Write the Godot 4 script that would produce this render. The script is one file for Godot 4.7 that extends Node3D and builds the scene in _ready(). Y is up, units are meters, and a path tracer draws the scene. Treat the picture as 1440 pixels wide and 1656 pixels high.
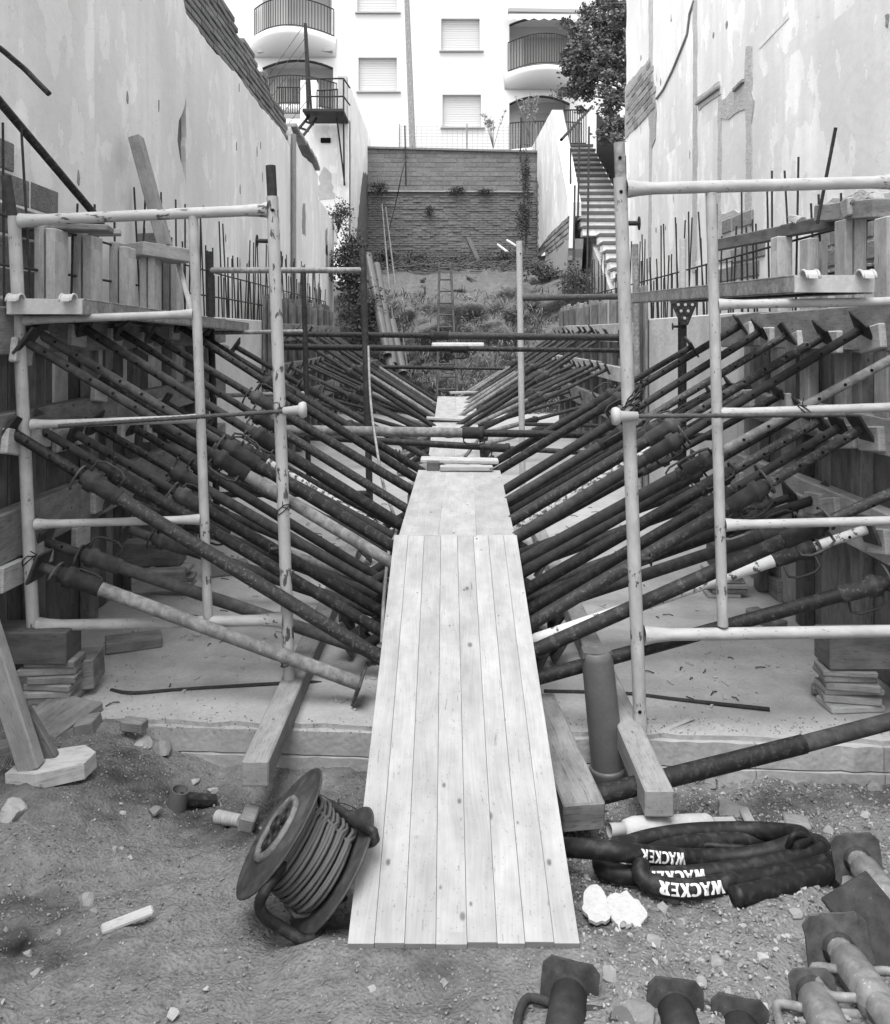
extends Node3D
# A narrow building pit between two party walls, braced with steel props; grey daylight, black-and-white palette.

var M := {}
var W := {}          # world transform of every node built
var used := {}
var cache := {}
var rng := RandomNumberGenerator.new()
var gn := FastNoiseLite.new()
var gn2 := FastNoiseLite.new()

# ---------------------------------------------------------------- naming and tree helpers
func numbered(n: String) -> String:
	if not used.has(n):
		used[n] = 0
		return n
	used[n] += 1
	return "%s_%03d" % [n, used[n]]

func tag(o: Node, label: String, category: String, group := "", kind := ""):
	if label: o.set_meta("label", label)
	if category: o.set_meta("category", category)
	if group: o.set_meta("group", group)
	if kind: o.set_meta("kind", kind)

func thing(called: String, at: Vector3, label: String, category: String, group := "") -> Node3D:
	var o := Node3D.new()
	o.name = numbered(called)
	add_child(o)
	o.position = at
	W[o] = Transform3D(Basis(), at)
	tag(o, label, category, group)
	return o

func part(parent: Node, called: String, mesh: Mesh, xf: Transform3D, m: Material) -> MeshInstance3D:
	var o := MeshInstance3D.new()
	o.mesh = mesh
	o.material_override = m
	if parent == self:
		o.name = numbered(called)
		add_child(o)
		o.transform = xf
	else:
		o.name = called
		parent.add_child(o, true)
		var pw: Transform3D = W[parent]
		o.transform = pw.affine_inverse() * xf
	W[o] = xf
	return o

func structure(called: String, mesh: Mesh, xf: Transform3D, m: Material) -> MeshInstance3D:
	var o := part(self, called, mesh, xf, m)
	o.set_meta("kind", "structure")
	return o

func at(p: Vector3) -> Transform3D:
	return Transform3D(Basis(), p)

# y axis along a -> b, origin in the middle
func seg(a: Vector3, b: Vector3) -> Transform3D:
	var y := (b - a).normalized()
	var h := Vector3.RIGHT if absf(y.x) < 0.9 else Vector3.FORWARD
	var z := h.cross(y).normalized()
	return Transform3D(Basis(y.cross(z), y, z), (a + b) * 0.5)

# x axis along a -> b, y axis near up
func beam(a: Vector3, b: Vector3, up := Vector3.UP) -> Transform3D:
	var x := (b - a).normalized()
	if absf(x.dot(up)) > 0.98: up = Vector3.BACK
	var z := x.cross(up).normalized()
	return Transform3D(Basis(x, z.cross(x), z), (a + b) * 0.5)

# ---------------------------------------------------------------- mesh helpers
func quad(st: SurfaceTool, a: Vector3, b: Vector3, c: Vector3, d: Vector3):
	st.add_vertex(a); st.add_vertex(b); st.add_vertex(c)
	st.add_vertex(a); st.add_vertex(c); st.add_vertex(d)

func begin(smooth := false) -> SurfaceTool:
	var st := SurfaceTool.new()
	st.begin(Mesh.PRIMITIVE_TRIANGLES)
	st.set_smooth_group(0 if smooth else -1)
	return st

func done(st: SurfaceTool) -> ArrayMesh:
	st.generate_normals()
	return st.commit()

# a box with chamfered edges
func boxm(s: Vector3, e := 0.004) -> ArrayMesh:
	e = minf(e, minf(s.x, minf(s.y, s.z)) * 0.3)
	var key := "b%.3f_%.3f_%.3f_%.4f" % [s.x, s.y, s.z, e]
	if cache.has(key): return cache[key]
	var st := begin()
	add_box(st, Transform3D(), s, e)
	cache[key] = done(st)
	return cache[key]

func face(st: SurfaceTool, pts: Array, c: Vector3):
	# winds the polygon so that it faces away from c
	var n: Vector3 = (pts[1] - pts[0]).cross(pts[2] - pts[0])
	var mid := Vector3.ZERO
	for p in pts: mid += p
	mid /= pts.size()
	if n.dot(mid - c) > 0: pts.reverse()
	for i in range(1, pts.size() - 1):
		st.add_vertex(pts[0]); st.add_vertex(pts[i]); st.add_vertex(pts[i + 1])

func add_box(st: SurfaceTool, xf: Transform3D, s: Vector3, e := 0.0):
	var h := s * 0.5
	var c := xf.origin
	if e <= 0.0:
		for ax in 3:
			for sg in [-1.0, 1.0]:
				var u := (ax + 1) % 3
				var v := (ax + 2) % 3
				var pts := []
				for k in [[-1, -1], [1, -1], [1, 1], [-1, 1]]:
					var p := Vector3.ZERO
					p[ax] = sg * h[ax]; p[u] = k[0] * h[u]; p[v] = k[1] * h[v]
					pts.append(xf * p)
				face(st, pts, c)
		return
	for ax in 3:
		var u := (ax + 1) % 3
		var v := (ax + 2) % 3
		for sg in [-1.0, 1.0]:
			var pts := []
			for k in [[-1, -1], [1, -1], [1, 1], [-1, 1]]:
				var p := Vector3.ZERO
				p[ax] = sg * h[ax]; p[u] = k[0] * (h[u] - e); p[v] = k[1] * (h[v] - e)
				pts.append(xf * p)
			face(st, pts, c)
		# edges parallel to ax
		for su in [-1.0, 1.0]:
			for sv in [-1.0, 1.0]:
				var pts := []
				for k in [[-1, 0], [1, 0], [1, 1], [-1, 1]]:
					var p := Vector3.ZERO
					p[ax] = k[0] * (h[ax] - e)
					p[u] = su * (h[u] - (e if k[1] == 1 else 0.0))
					p[v] = sv * (h[v] - (0.0 if k[1] == 1 else e))
					pts.append(xf * p)
				face(st, pts, c)
	for sx in [-1.0, 1.0]:
		for sy in [-1.0, 1.0]:
			for sz in [-1.0, 1.0]:
				face(st, [xf * Vector3(sx * h.x, sy * (h.y - e), sz * (h.z - e)), xf * Vector3(sx * (h.x - e), sy * h.y, sz * (h.z - e)), xf * Vector3(sx * (h.x - e), sy * (h.y - e), sz * h.z)], c)

# lathe round y: profile of (radius, y)
func add_lathe(st: SurfaceTool, xf: Transform3D, prof: Array, sides := 14):
	for i in prof.size() - 1:
		var p: Vector2 = prof[i]
		var q: Vector2 = prof[i + 1]
		for k in sides:
			var a0 := TAU * k / sides
			var a1 := TAU * (k + 1) / sides
			var v0 := xf * Vector3(cos(a0) * p.x, p.y, sin(a0) * p.x)
			var v1 := xf * Vector3(cos(a1) * p.x, p.y, sin(a1) * p.x)
			var v2 := xf * Vector3(cos(a1) * q.x, q.y, sin(a1) * q.x)
			var v3 := xf * Vector3(cos(a0) * q.x, q.y, sin(a0) * q.x)
			if p.x < 1e-5:
				st.add_vertex(v0); st.add_vertex(v2); st.add_vertex(v3)
			elif q.x < 1e-5:
				st.add_vertex(v0); st.add_vertex(v1); st.add_vertex(v2)
			else:
				quad(st, v0, v1, v2, v3)

func lathem(prof: Array, sides := 14, smooth := true) -> ArrayMesh:
	var st := begin(smooth)
	add_lathe(st, Transform3D(), prof, sides)
	return done(st)

# straight tube along y with a wall at its open ends
func tubem(r: float, l: float, r2 := -1.0, sides := 14, wall := 0.004) -> ArrayMesh:
	if r2 < 0: r2 = r
	var key := "t%.4f_%.3f_%.4f_%d_%.4f" % [r, l, r2, sides, wall]
	if cache.has(key): return cache[key]
	var h := l * 0.5
	var st := begin(true)
	add_lathe(st, Transform3D(), [Vector2(r, -h), Vector2(r2, h)], sides)
	st.set_smooth_group(1)
	add_lathe(st, Transform3D(), [Vector2(r2, h), Vector2(r2 - wall, h)], sides)
	add_lathe(st, Transform3D(), [Vector2(r - wall, -h), Vector2(r, -h)], sides)
	st.set_smooth_group(2)
	add_lathe(st, Transform3D(), [Vector2(r2 - wall, h), Vector2(r2 - wall, h - minf(0.12, l * 0.4)), Vector2(0, h - minf(0.12, l * 0.4))], sides)
	add_lathe(st, Transform3D(), [Vector2(0, -h + minf(0.12, l * 0.4)), Vector2(r - wall, -h + minf(0.12, l * 0.4)), Vector2(r - wall, -h)], sides)
	cache[key] = done(st)
	return cache[key]

# a rod swept along points
func add_sweep(st: SurfaceTool, pts: Array, r: float, sides := 8, close := false, r_end := -1.0):
	var n := pts.size()
	var rings := []
	var prev := Vector3.ZERO
	for i in n:
		var t: Vector3
		if close: t = pts[(i + 1) % n] - pts[(i - 1 + n) % n]
		elif i == 0: t = pts[1] - pts[0]
		elif i == n - 1: t = pts[n - 1] - pts[n - 2]
		else: t = (pts[i + 1] - pts[i]).normalized() + (pts[i] - pts[i - 1]).normalized()
		t = t.normalized()
		var u: Vector3
		if prev == Vector3.ZERO:
			u = t.cross(Vector3.UP if absf(t.y) < 0.9 else Vector3.RIGHT).normalized()
		else:
			u = (prev - t * prev.dot(t)).normalized()
		prev = u
		var w := t.cross(u)
		var rr := r if r_end < 0 else lerpf(r, r_end, float(i) / (n - 1))
		var ring := []
		for k in sides:
			var a := TAU * k / sides
			ring.append(pts[i] + (u * cos(a) + w * sin(a)) * rr)
		rings.append(ring)
	for i in (n if close else n - 1):
		var j := (i + 1) % n
		for k in sides:
			var k2 := (k + 1) % sides
			quad(st, rings[i][k], rings[j][k], rings[j][k2], rings[i][k2])
	if not close:
		for k in range(1, sides - 1):
			st.add_vertex(rings[0][0]); st.add_vertex(rings[0][k]); st.add_vertex(rings[0][k + 1])
			st.add_vertex(rings[n - 1][0]); st.add_vertex(rings[n - 1][k + 1]); st.add_vertex(rings[n - 1][k])

func sweepm(pts: Array, r: float, sides := 8, close := false, r_end := -1.0) -> ArrayMesh:
	var st := begin(true)
	add_sweep(st, pts, r, sides, close, r_end)
	return done(st)

func curve(pts: Array, step := 0.02) -> Array:
	var out := []
	for i in pts.size() - 1:
		var p0: Vector3 = pts[maxi(i - 1, 0)]
		var p1: Vector3 = pts[i]
		var p2: Vector3 = pts[i + 1]
		var p3: Vector3 = pts[mini(i + 2, pts.size() - 1)]
		var n := maxi(1, int(p1.distance_to(p2) / step))
		for k in n:
			out.append(p1.cubic_interpolate(p2, p0, p3, float(k) / n))
	out.append(pts[-1])
	return out

# outline of 2D points extruded from z = 0 to z = depth
func add_extrude(st: SurfaceTool, xf: Transform3D, poly: PackedVector2Array, depth: float):
	if Geometry2D.is_polygon_clockwise(poly): poly.reverse()
	var tri := Geometry2D.triangulate_polygon(poly)
	for i in range(0, tri.size(), 3):
		var a := poly[tri[i]]; var b := poly[tri[i + 1]]; var c := poly[tri[i + 2]]
		if (b - a).cross(c - a) < 0:
			var t := b
			b = c
			c = t
		st.add_vertex(xf * Vector3(a.x, a.y, 0)); st.add_vertex(xf * Vector3(b.x, b.y, 0)); st.add_vertex(xf * Vector3(c.x, c.y, 0))
		st.add_vertex(xf * Vector3(a.x, a.y, depth)); st.add_vertex(xf * Vector3(c.x, c.y, depth)); st.add_vertex(xf * Vector3(b.x, b.y, depth))
	for i in poly.size():
		var a := poly[i]
		var b := poly[(i + 1) % poly.size()]
		quad(st, xf * Vector3(a.x, a.y, 0), xf * Vector3(a.x, a.y, depth), xf * Vector3(b.x, b.y, depth), xf * Vector3(b.x, b.y, 0))

func extrude(poly: PackedVector2Array, depth: float) -> ArrayMesh:
	var st := begin()
	add_extrude(st, Transform3D(), poly, depth)
	return done(st)

# roughens the outline of a polygon
func jag(poly: Array, step: float, amp: float, sd: int) -> PackedVector2Array:
	var r := RandomNumberGenerator.new()
	r.seed = sd
	var out := PackedVector2Array()
	for i in poly.size():
		var a: Vector2 = poly[i]
		var b: Vector2 = poly[(i + 1) % poly.size()]
		var n := maxi(1, int(a.distance_to(b) / step))
		for k in n:
			var o := Vector2(r.randf_range(-amp, amp), r.randf_range(-amp, amp)) if k > 0 else Vector2.ZERO
			out.append(a.lerp(b, float(k) / n) + o)
	return out

# an irregular stone
func stonem(sd: int, flat := 0.65) -> ArrayMesh:
	var key := "s%d_%.2f" % [sd, flat]
	if cache.has(key): return cache[key]
	var r := RandomNumberGenerator.new()
	r.seed = sd * 77 + 5
	var cuts := []
	for k in 14:
		cuts.append([Vector3(r.randf_range(-1, 1), r.randf_range(-1, 1), r.randf_range(-1, 1)).normalized(), r.randf_range(0.45, 0.8)])
	var st := begin(false)
	var rows := 9
	var cols := 14
	var rough := noise(sd + 400, 2.6, 3)
	var pt := func(i: int, k: int) -> Vector3:
		var th := PI * i / rows
		var ph := TAU * (k % cols) / cols
		var v := Vector3(sin(th) * cos(ph), cos(th), sin(th) * sin(ph))
		for c in cuts:
			var n: Vector3 = c[0]
			var d: float = v.dot(n)
			if d > c[1]: v -= n * (d - c[1])
		v *= 1.0 + 0.09 * rough.get_noise_3dv(v)
		return v * Vector3(1, flat, 0.85) * 0.5
	for i in rows:
		for k in cols:
			var a: Vector3 = pt.call(i, k); var b: Vector3 = pt.call(i + 1, k)
			var c: Vector3 = pt.call(i + 1, k + 1); var d: Vector3 = pt.call(i, k + 1)
			if i == 0:
				st.add_vertex(a); st.add_vertex(b); st.add_vertex(c)
			elif i == rows - 1:
				st.add_vertex(a); st.add_vertex(b); st.add_vertex(d)
			else:
				quad(st, a, b, c, d)
	cache[key] = done(st)
	return cache[key]

# leaves: small bent quads round given points
func add_leaves(st: SurfaceTool, c: Vector3, rad: Vector3, n: int, size: float, r: RandomNumberGenerator):
	for i in n:
		var d := Vector3(r.randfn(0, 0.45), r.randfn(0, 0.45), r.randfn(0, 0.45)).limit_length(1.1)
		var p := c + d * rad
		var u := Vector3(r.randf_range(-1, 1), r.randf_range(-0.6, 0.8), r.randf_range(-1, 1)).normalized()
		var w := u.cross(Vector3(r.randf_range(-1, 1), r.randf_range(-1, 1), r.randf_range(-1, 1))).normalized()
		var s := size * r.randf_range(0.6, 1.3)
		var m := p + u * s * 0.5
		st.add_vertex(p); st.add_vertex(m + w * s * 0.3); st.add_vertex(p + u * s)
		st.add_vertex(p); st.add_vertex(p + u * s); st.add_vertex(m - w * s * 0.3)

func add_blade(st: SurfaceTool, p: Vector3, tip: Vector3, w: float):
	var side := (tip - p).cross(Vector3(0.3, 0.2, 1)).normalized() * w
	var mid := p.lerp(tip, 0.5) + Vector3(0, (tip - p).length() * 0.12, 0)
	st.add_vertex(p - side); st.add_vertex(mid - side * 0.7); st.add_vertex(mid + side * 0.7)
	st.add_vertex(p - side); st.add_vertex(mid + side * 0.7); st.add_vertex(p + side)
	st.add_vertex(mid - side * 0.7); st.add_vertex(tip); st.add_vertex(mid + side * 0.7)

# ---------------------------------------------------------------- textures and materials
func noise(sd: int, freq: float, oct := 4, kind := FastNoiseLite.TYPE_SIMPLEX_SMOOTH) -> FastNoiseLite:
	var n := FastNoiseLite.new()
	n.seed = sd
	n.noise_type = kind
	n.frequency = freq
	n.fractal_octaves = oct
	return n

func layer(n: FastNoiseLite, size: int) -> PackedByteArray:
	var im := n.get_seamless_image(size, size, false, false, 0.12, true)
	im.convert(Image.FORMAT_L8)
	return im.get_data()

# reflectance (linear, 0..1) per pixel to a texture
func to_tex(lin: PackedFloat32Array, w: int, h: int, srgb := true) -> ImageTexture:
	var b := PackedByteArray()
	b.resize(w * h)
	for i in w * h:
		var x := clampf(lin[i], 0.0, 1.0)
		b[i] = int(255.0 * (pow(x, 1.0 / 2.2) if srgb else x))
	var im := Image.create_from_data(w, h, false, Image.FORMAT_L8, b)
	im.convert(Image.FORMAT_RGBA8)
	return ImageTexture.create_from_image(im)

func blend(size: int, layers: Array, f: Callable, srgb := true) -> ImageTexture:
	var out := PackedFloat32Array()
	out.resize(size * size)
	var a: PackedByteArray = layers[0]
	var b: PackedByteArray = layers[1 % layers.size()]
	var c: PackedByteArray = layers[2 % layers.size()]
	for i in size * size:
		out[i] = f.call(a[i] / 255.0, b[i] / 255.0, c[i] / 255.0)
	return to_tex(out, size, size, srgb)

func grey(v: float) -> Color:
	return Color(v, v, v).linear_to_srgb()

func mat(tint: float, tex: Texture2D, scale: Vector3, rough := 0.9, bump: Texture2D = null, relief := 0.1, world := false, offset := Vector3.ZERO) -> StandardMaterial3D:
	var m := StandardMaterial3D.new()
	m.albedo_color = grey(tint)
	m.roughness = rough
	m.metallic_specular = 0.35
	m.uv1_triplanar = true
	m.uv1_world_triplanar = world
	m.uv1_triplanar_sharpness = 4.0
	m.uv1_scale = scale
	m.uv1_offset = offset
	if tex: m.albedo_texture = tex
	if bump:
		m.heightmap_enabled = true
		m.heightmap_texture = bump
		m.heightmap_scale = relief
	return m

func plain(tint: float, rough := 0.8, spec := 0.4) -> StandardMaterial3D:
	var m := StandardMaterial3D.new()
	m.albedo_color = grey(tint)
	m.roughness = rough
	m.metallic_specular = spec
	return m

func wood_texture(sd: int, knots: int, dirt: float, split: float, veins := 0.13) -> ImageTexture:
	var w := 768
	var h := 768
	var grain := noise(sd, 1.0, 2)
	var broad := noise(sd + 1, 1.0, 3)
	var warp := noise(sd + 2, 1.0, 2)
	var out := PackedFloat32Array()
	out.resize(w * h)
	var r := RandomNumberGenerator.new()
	r.seed = sd
	var ks := []
	for k in knots: ks.append([r.randf() * w, r.randf() * h, 1.1 + 2.4 * pow(r.randf(), 4.0)])
	for y in h:
		for x in w:
			var yy := y + 9.0 * warp.get_noise_2d(x * 0.004, y * 0.008)
			var g := grain.get_noise_2d(x * 0.011, yy * 0.33)
			var b := broad.get_noise_2d(x * 0.009, y * 0.02)
			var v := 0.8 + veins * g + dirt * b + veins * 0.6 * broad.get_noise_2d(x * 0.05, y * 0.06 + 40.0)
			var c := absf(warp.get_noise_2d(x * 0.006 + 90.0, yy * 0.09))
			if c < split: v *= 0.55 + 0.45 * c / split
			out[y * w + x] = v
	for k in ks:
		var R: float = k[2]
		for dy in range(-int(R * 2), int(R * 2) + 1):
			for dx in range(-int(R * 3), int(R * 3) + 1):
				var q := Vector2(dx / 1.6, dy).length() / R
				if q < 1.6:
					var i := posmod(int(k[1]) + dy, h) * w + posmod(int(k[0]) + dx, w)
					out[i] *= lerpf(0.4, 1.0, clampf((q - 0.7) / 0.8, 0, 1))
	return to_tex(out, w, h)

# render on a wall: broad mottling, flaked coats with torn outlines, runs, hair cracks
func wall_texture(sd: int, flake: float, thr: float, runs: float, crack: float) -> ImageTexture:
	var w := 1024
	var n1 := noise(sd, 1.0, 5)
	var n2 := noise(sd + 1, 1.0, 4)
	var n3 := noise(sd + 2, 1.0, 2)
	var n4 := noise(sd + 3, 1.0, 3)
	var out := PackedFloat32Array()
	out.resize(w * w)
	for y in w:
		for x in w:
			var b := n1.get_noise_2d(x * 0.0035, y * 0.0022)
			var f := n2.get_noise_2d(x * 0.22, y * 0.2)
			var v := 0.76 + 0.15 * b + 0.05 * f
			var r := n3.get_noise_2d(x * 0.03, y * 0.0025)
			v += runs * r * (0.5 + b)
			var q := n1.get_noise_2d(x * 0.017 + 300.0, y * 0.0085) + 0.6 * n4.get_noise_2d(x * 0.0042, y * 0.0042 + 70.0)
			if q > thr: v *= 1.0 + flake
			elif q > thr - 0.012: v *= 0.86
			var c := absf(n4.get_noise_2d(x * 0.011 + 40.0, y * 0.007))
			if c < crack and b > -0.05: v *= 0.8
			if f > 0.62: v *= 0.74
			out[y * w + x] = v
	return to_tex(out, w, w)

func make_materials():
	var S := 512
	var fine := layer(noise(1, 0.09, 4), S)
	var mid := layer(noise(2, 0.025, 4), S)
	var coarse := layer(noise(3, 0.009, 5), S)
	var cell := layer(noise(4, 0.05, 2, FastNoiseLite.TYPE_CELLULAR), S)
	var fine2 := layer(noise(5, 0.14, 3), S)
	var mid2 := layer(noise(6, 0.035, 5), S)
	var coarse2 := layer(noise(7, 0.014, 5), S)
	var t_relief := blend(S, [fine, mid, cell], func(a, b, c): return 0.45 * a + 0.35 * b + 0.2 * c, false)
	# worn painted steel: dark paint, cement splashes, rust
	var t_steel := blend(S, [fine, mid, mid2], func(a, b, c): return 0.10 + 0.16 * b + 0.1 * a + (0.22 if c > 0.64 else 0.0) + (0.9 if a + 0.45 * c > 1.04 else 0.0))
	var t_steel2 := blend(S, [fine2, mid2, coarse], func(a, b, c): return (0.14 + 0.3 * b + 0.12 * a) * (0.6 + 0.8 * c) + (0.4 if a + 0.5 * b > 1.2 else 0.0))
	var t_flecked := blend(S, [fine, mid2, coarse2], func(a, b, c): return 0.12 if b + 0.35 * a < 0.62 else 0.85 + 0.15 * a)
	var t_white := blend(S, [fine, mid, mid2], func(a, b, c): return (0.22 if a > 0.74 and c > 0.68 else (0.14 if c > 0.88 else (0.66 + 0.34 * b))) * (0.9 + 0.14 * a))
	var t_chip := blend(S, [fine2, mid, mid2], func(a, b, c): return (0.16 if c + 0.25 * a > 0.86 else 0.78 + 0.2 * b) * (0.9 + 0.13 * a))
	var t_plaster := blend(S, [fine2, mid2, coarse], func(a, b, c): return (0.78 + 0.16 * c + 0.08 * a) * (1.12 if b > 0.62 else 1.0) * (0.8 if a > 0.86 and c > 0.5 else 1.0))
	var t_plaster2 := blend(S, [fine, mid2, coarse2], func(a, b, c): return (0.8 + 0.1 * c + 0.08 * a) * (1.0 if b + 0.25 * c < 0.66 else 1.17) * (0.72 if a > 0.87 else 1.0))
	var t_concrete := blend(S, [fine2, mid, coarse], func(a, b, c): return 0.62 + 0.16 * a + 0.14 * b + 0.16 * c)
	var t_dirt := blend(S, [fine2, mid2, coarse2], func(a, b, c): return 0.34 + 0.34 * a + 0.3 * b + 0.22 * c + (0.35 if a > 0.83 else 0.0))
	var t_brick := blend(S, [fine, mid, coarse2], func(a, b, c): return 0.45 + 0.3 * a + 0.2 * b + 0.3 * c)
	var t_dust := blend(S, [fine, mid2, coarse2], func(a, b, c): return 0.3 + 0.15 * a + (0.55 * (b - 0.5) * 4.0 if b > 0.5 else 0.0) * (0.5 + a))
	var t_leaf := blend(S, [fine, mid, coarse], func(a, b, c): return 0.5 + 0.5 * b)
	var s1 := Vector3.ONE
	M.relief = t_relief
	for k in 3:
		var o := Vector3(0.31 * k, 0.17 * k, 0.43 * k)
		M["steel%d" % k] = mat([0.085, 0.13, 0.06][k], t_steel, s1 * 1.7, 0.62, null, 0.0, false, o)
		M["rust%d" % k] = mat([0.12, 0.19, 0.085][k], t_steel2, s1 * 1.4, 0.75, null, 0.0, false, o)
		M["inner%d" % k] = mat([0.18, 0.26, 0.13][k], t_steel, s1 * 2.1, 0.6, null, 0.0, false, o)
	M.flecked = mat(0.6, t_flecked, s1 * 1.5, 0.8)
	M.prop_white = mat(0.62, t_chip, s1 * 1.2, 0.7)
	M.prop_pale = mat(0.5, t_steel2, s1 * 1.3, 0.7)
	M.paint = mat(0.43, t_white, Vector3(1.6, 0.55, 1.6), 0.5)
	M.paint_chip = mat(0.43, t_chip, Vector3(1.6, 0.5, 1.6), 0.55)
	M.dark = plain(0.012, 0.9, 0.1)
	M.iron = mat(0.09, t_steel, s1 * 2.0, 0.6)
	M.rebar = mat(0.1, t_steel2, s1 * 4.0, 0.8)
	M.galv = mat(0.62, t_steel2, s1 * 1.6, 0.5)
	M.galv_pale = mat(0.44, t_plaster, s1 * 2.0, 0.6)
	var t_wl := wall_texture(51, 0.11, 0.28, 0.1, 0.004)
	var t_wr := wall_texture(77, 0.15, 0.25, 0.1, 0.004)
	M.plaster_left = mat(0.82, t_wl, s1 * 0.21, 0.95, t_relief, 0.5, true)
	M.plaster_right = mat(0.8, t_wr, s1 * 0.21, 0.95, t_relief, 0.4, true, Vector3(0.1, 0.3, 0.45))
	M.cement = mat(0.44, t_concrete, s1 * 0.9, 0.95, t_relief, 0.9, true)
	M.cement_dark = mat(0.27, t_concrete, s1 * 0.9, 0.95, t_relief, 1.2, true)
	M.concrete = mat(0.58, t_concrete, s1 * 0.45, 0.9, t_relief, 0.4, true)
	M.slab = mat(0.39, t_concrete, s1 * 0.6, 0.92, t_relief, 0.5, true)
	var t_grit := blend(S, [fine2, fine, cell], func(a, b, c): return 0.5 * a + 0.3 * b + 0.2 * (1.0 - c), false)
	M.dirt = mat(0.205, t_dirt, s1 * 1.1, 1.0, t_grit, 1.2, true)
	M.dirt.vertex_color_use_as_albedo = true
	M.bank = mat(0.17, t_dirt, s1 * 0.6, 1.0, t_grit, 6.0, true)
	for k in 3:
		M["gravel%d" % k] = mat([0.27, 0.38, 0.19][k], t_concrete, s1 * 3.0, 0.95, null, 0.0, true)
		M["brick%d" % k] = mat([0.17, 0.21, 0.135][k], t_brick, s1 * 2.0, 0.95, t_relief, 0.8, true)
		M["block%d" % k] = mat([0.17, 0.2, 0.145][k], t_brick, s1 * 1.4, 0.95, t_relief, 0.8, true)
		M["oldbrick%d" % k] = mat([0.25, 0.32, 0.19][k], t_brick, s1 * 2.0, 0.95, t_relief, 0.8, true)
	M.mortar = mat(0.15, t_concrete, s1 * 1.3, 1.0, t_relief, 1.0, true)
	M.backbrick = mat(0.21, t_dirt, s1 * 0.45, 0.95, t_relief, 1.0, true)
	M.mortar_mid = mat(0.2, t_concrete, s1 * 0.7, 1.0, t_relief, 1.0, true)
	M.mortar_pale = mat(0.36, t_concrete, s1 * 1.3, 1.0, t_relief, 1.0, true)
	M.facade = mat(0.56, t_concrete, s1 * 0.2, 0.95, null, 0.0, true)
	M.facade.albedo_texture = null
	M.shutter = plain(0.5, 0.7)
	M.sill = plain(0.3, 0.7)
	M.white_wall = mat(0.84, t_wr, s1 * 0.2, 0.95, t_relief, 0.4, true)
	M.pvc = mat(0.115, t_concrete, s1 * 1.0, 0.42)
	M.rubber = mat(0.03, t_dust, s1 * 1.6, 0.55)
	M.cable = mat(0.10, t_concrete, s1 * 4.0, 0.6)
	M.letters = plain(0.62, 0.7)
	M.cap = plain(0.36, 0.6)
	M.chip = mat(0.5, t_concrete, s1 * 5.0, 0.95, t_relief, 0.4)
	M.paper = mat(0.75, t_concrete, s1 * 3.0, 0.95, t_relief, 0.4)
	M.pale_stone = mat(0.5, t_concrete, s1 * 4.0, 0.95, t_relief, 0.8)
	M.reel = mat(0.12, t_steel2, s1 * 1.1, 0.6)
	M.reel_pale = mat(0.34, t_steel2, s1 * 2.0, 0.6)
	M.leaf = mat(0.14, t_leaf, s1 * 1.2, 0.7, null, 0.0, true)
	M.leaf.backlight = grey(0.12)
	M.weed = mat(0.075, t_leaf, s1 * 2.0, 0.8, null, 0.0, true)
	M.weed_pale = mat(0.3, t_leaf, s1 * 2.0, 0.8, null, 0.0, true)
	M.bark = mat(0.09, t_brick, s1 * 2.0, 0.95)
	var wa := wood_texture(11, 26, 0.22, 0.03)
	var wb := wood_texture(23, 34, 0.34, 0.06)
	var wc := wood_texture(37, 110, 0.17, 0.008, 0.085)
	for k in 6:
		var o := Vector3(0.137 * k + 0.05, 0.261 * k + 0.1, 0.371 * k + 0.2)
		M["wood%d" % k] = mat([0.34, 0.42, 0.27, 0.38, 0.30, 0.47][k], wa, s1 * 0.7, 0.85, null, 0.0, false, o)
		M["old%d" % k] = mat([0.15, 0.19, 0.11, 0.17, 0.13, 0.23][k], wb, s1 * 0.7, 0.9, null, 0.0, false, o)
		M["ply%d" % k] = mat([0.38, 0.40, 0.355, 0.385, 0.365, 0.41][k], wc, s1 * 0.55, 0.8, null, 0.0, false, o)

func wood(k := -1) -> Material:
	return M["wood%d" % (rng.randi() % 6 if k < 0 else k % 6)]

func old(k := -1) -> Material:
	return M["old%d" % (rng.randi() % 6 if k < 0 else k % 6)]

# a timber from a to b, w wide and h high
func timber(parent: Node, called: String, a: Vector3, b: Vector3, w: float, h: float, m: Material, up := Vector3.UP) -> MeshInstance3D:
	var l := snappedf(a.distance_to(b), 0.005)
	return part(parent, called, boxm(Vector3(l, h, w), 0.005), beam(a, b, up), m)

func tube(parent: Node, called: String, a: Vector3, b: Vector3, r: float, m: Material, r2 := -1.0, sides := 14) -> MeshInstance3D:
	return part(parent, called, tubem(r, a.distance_to(b), r2, sides), seg(a, b), m)

# one timber that is a thing of its own
func lone(called: String, a: Vector3, b: Vector3, w: float, h: float, m: Material, label: String, category: String, group := "", up := Vector3.UP) -> MeshInstance3D:
	var o := timber(self, called, a, b, w, h, m, up)
	tag(o, label, category, group)
	return o

# height of the dirt
func ground_y(x: float, z: float) -> float:
	var d := -z
	var left := smoothstep(-0.75, -1.3, x)
	var h := lerpf(0.06 - 0.232 * (clampf(d, 1.0, 2.78) - 1.83), 0.055 - 0.04 * (clampf(d, 1.0, 3.1) - 1.83), left)
	h += 0.03 * gn.get_noise_2d(x * 1.3, z * 1.3) + 0.024 * gn2.get_noise_2d(x * 5.0, z * 5.0) + 0.011 * gn2.get_noise_2d(x * 19.0, z * 19.0)
	h -= 0.03 * exp(-(pow(x + 0.36, 2) + pow(d - 1.92, 2)) / 0.05)
	h = lerpf(h, 0.078, exp(-pow((d - 1.83) / 0.1, 2)) * smoothstep(0.42, 0.3, absf(x)))
	h -= 0.05 * smoothstep(1.95, 2.1, d) * smoothstep(0.3, 0.24, absf(x))
	return h

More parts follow.
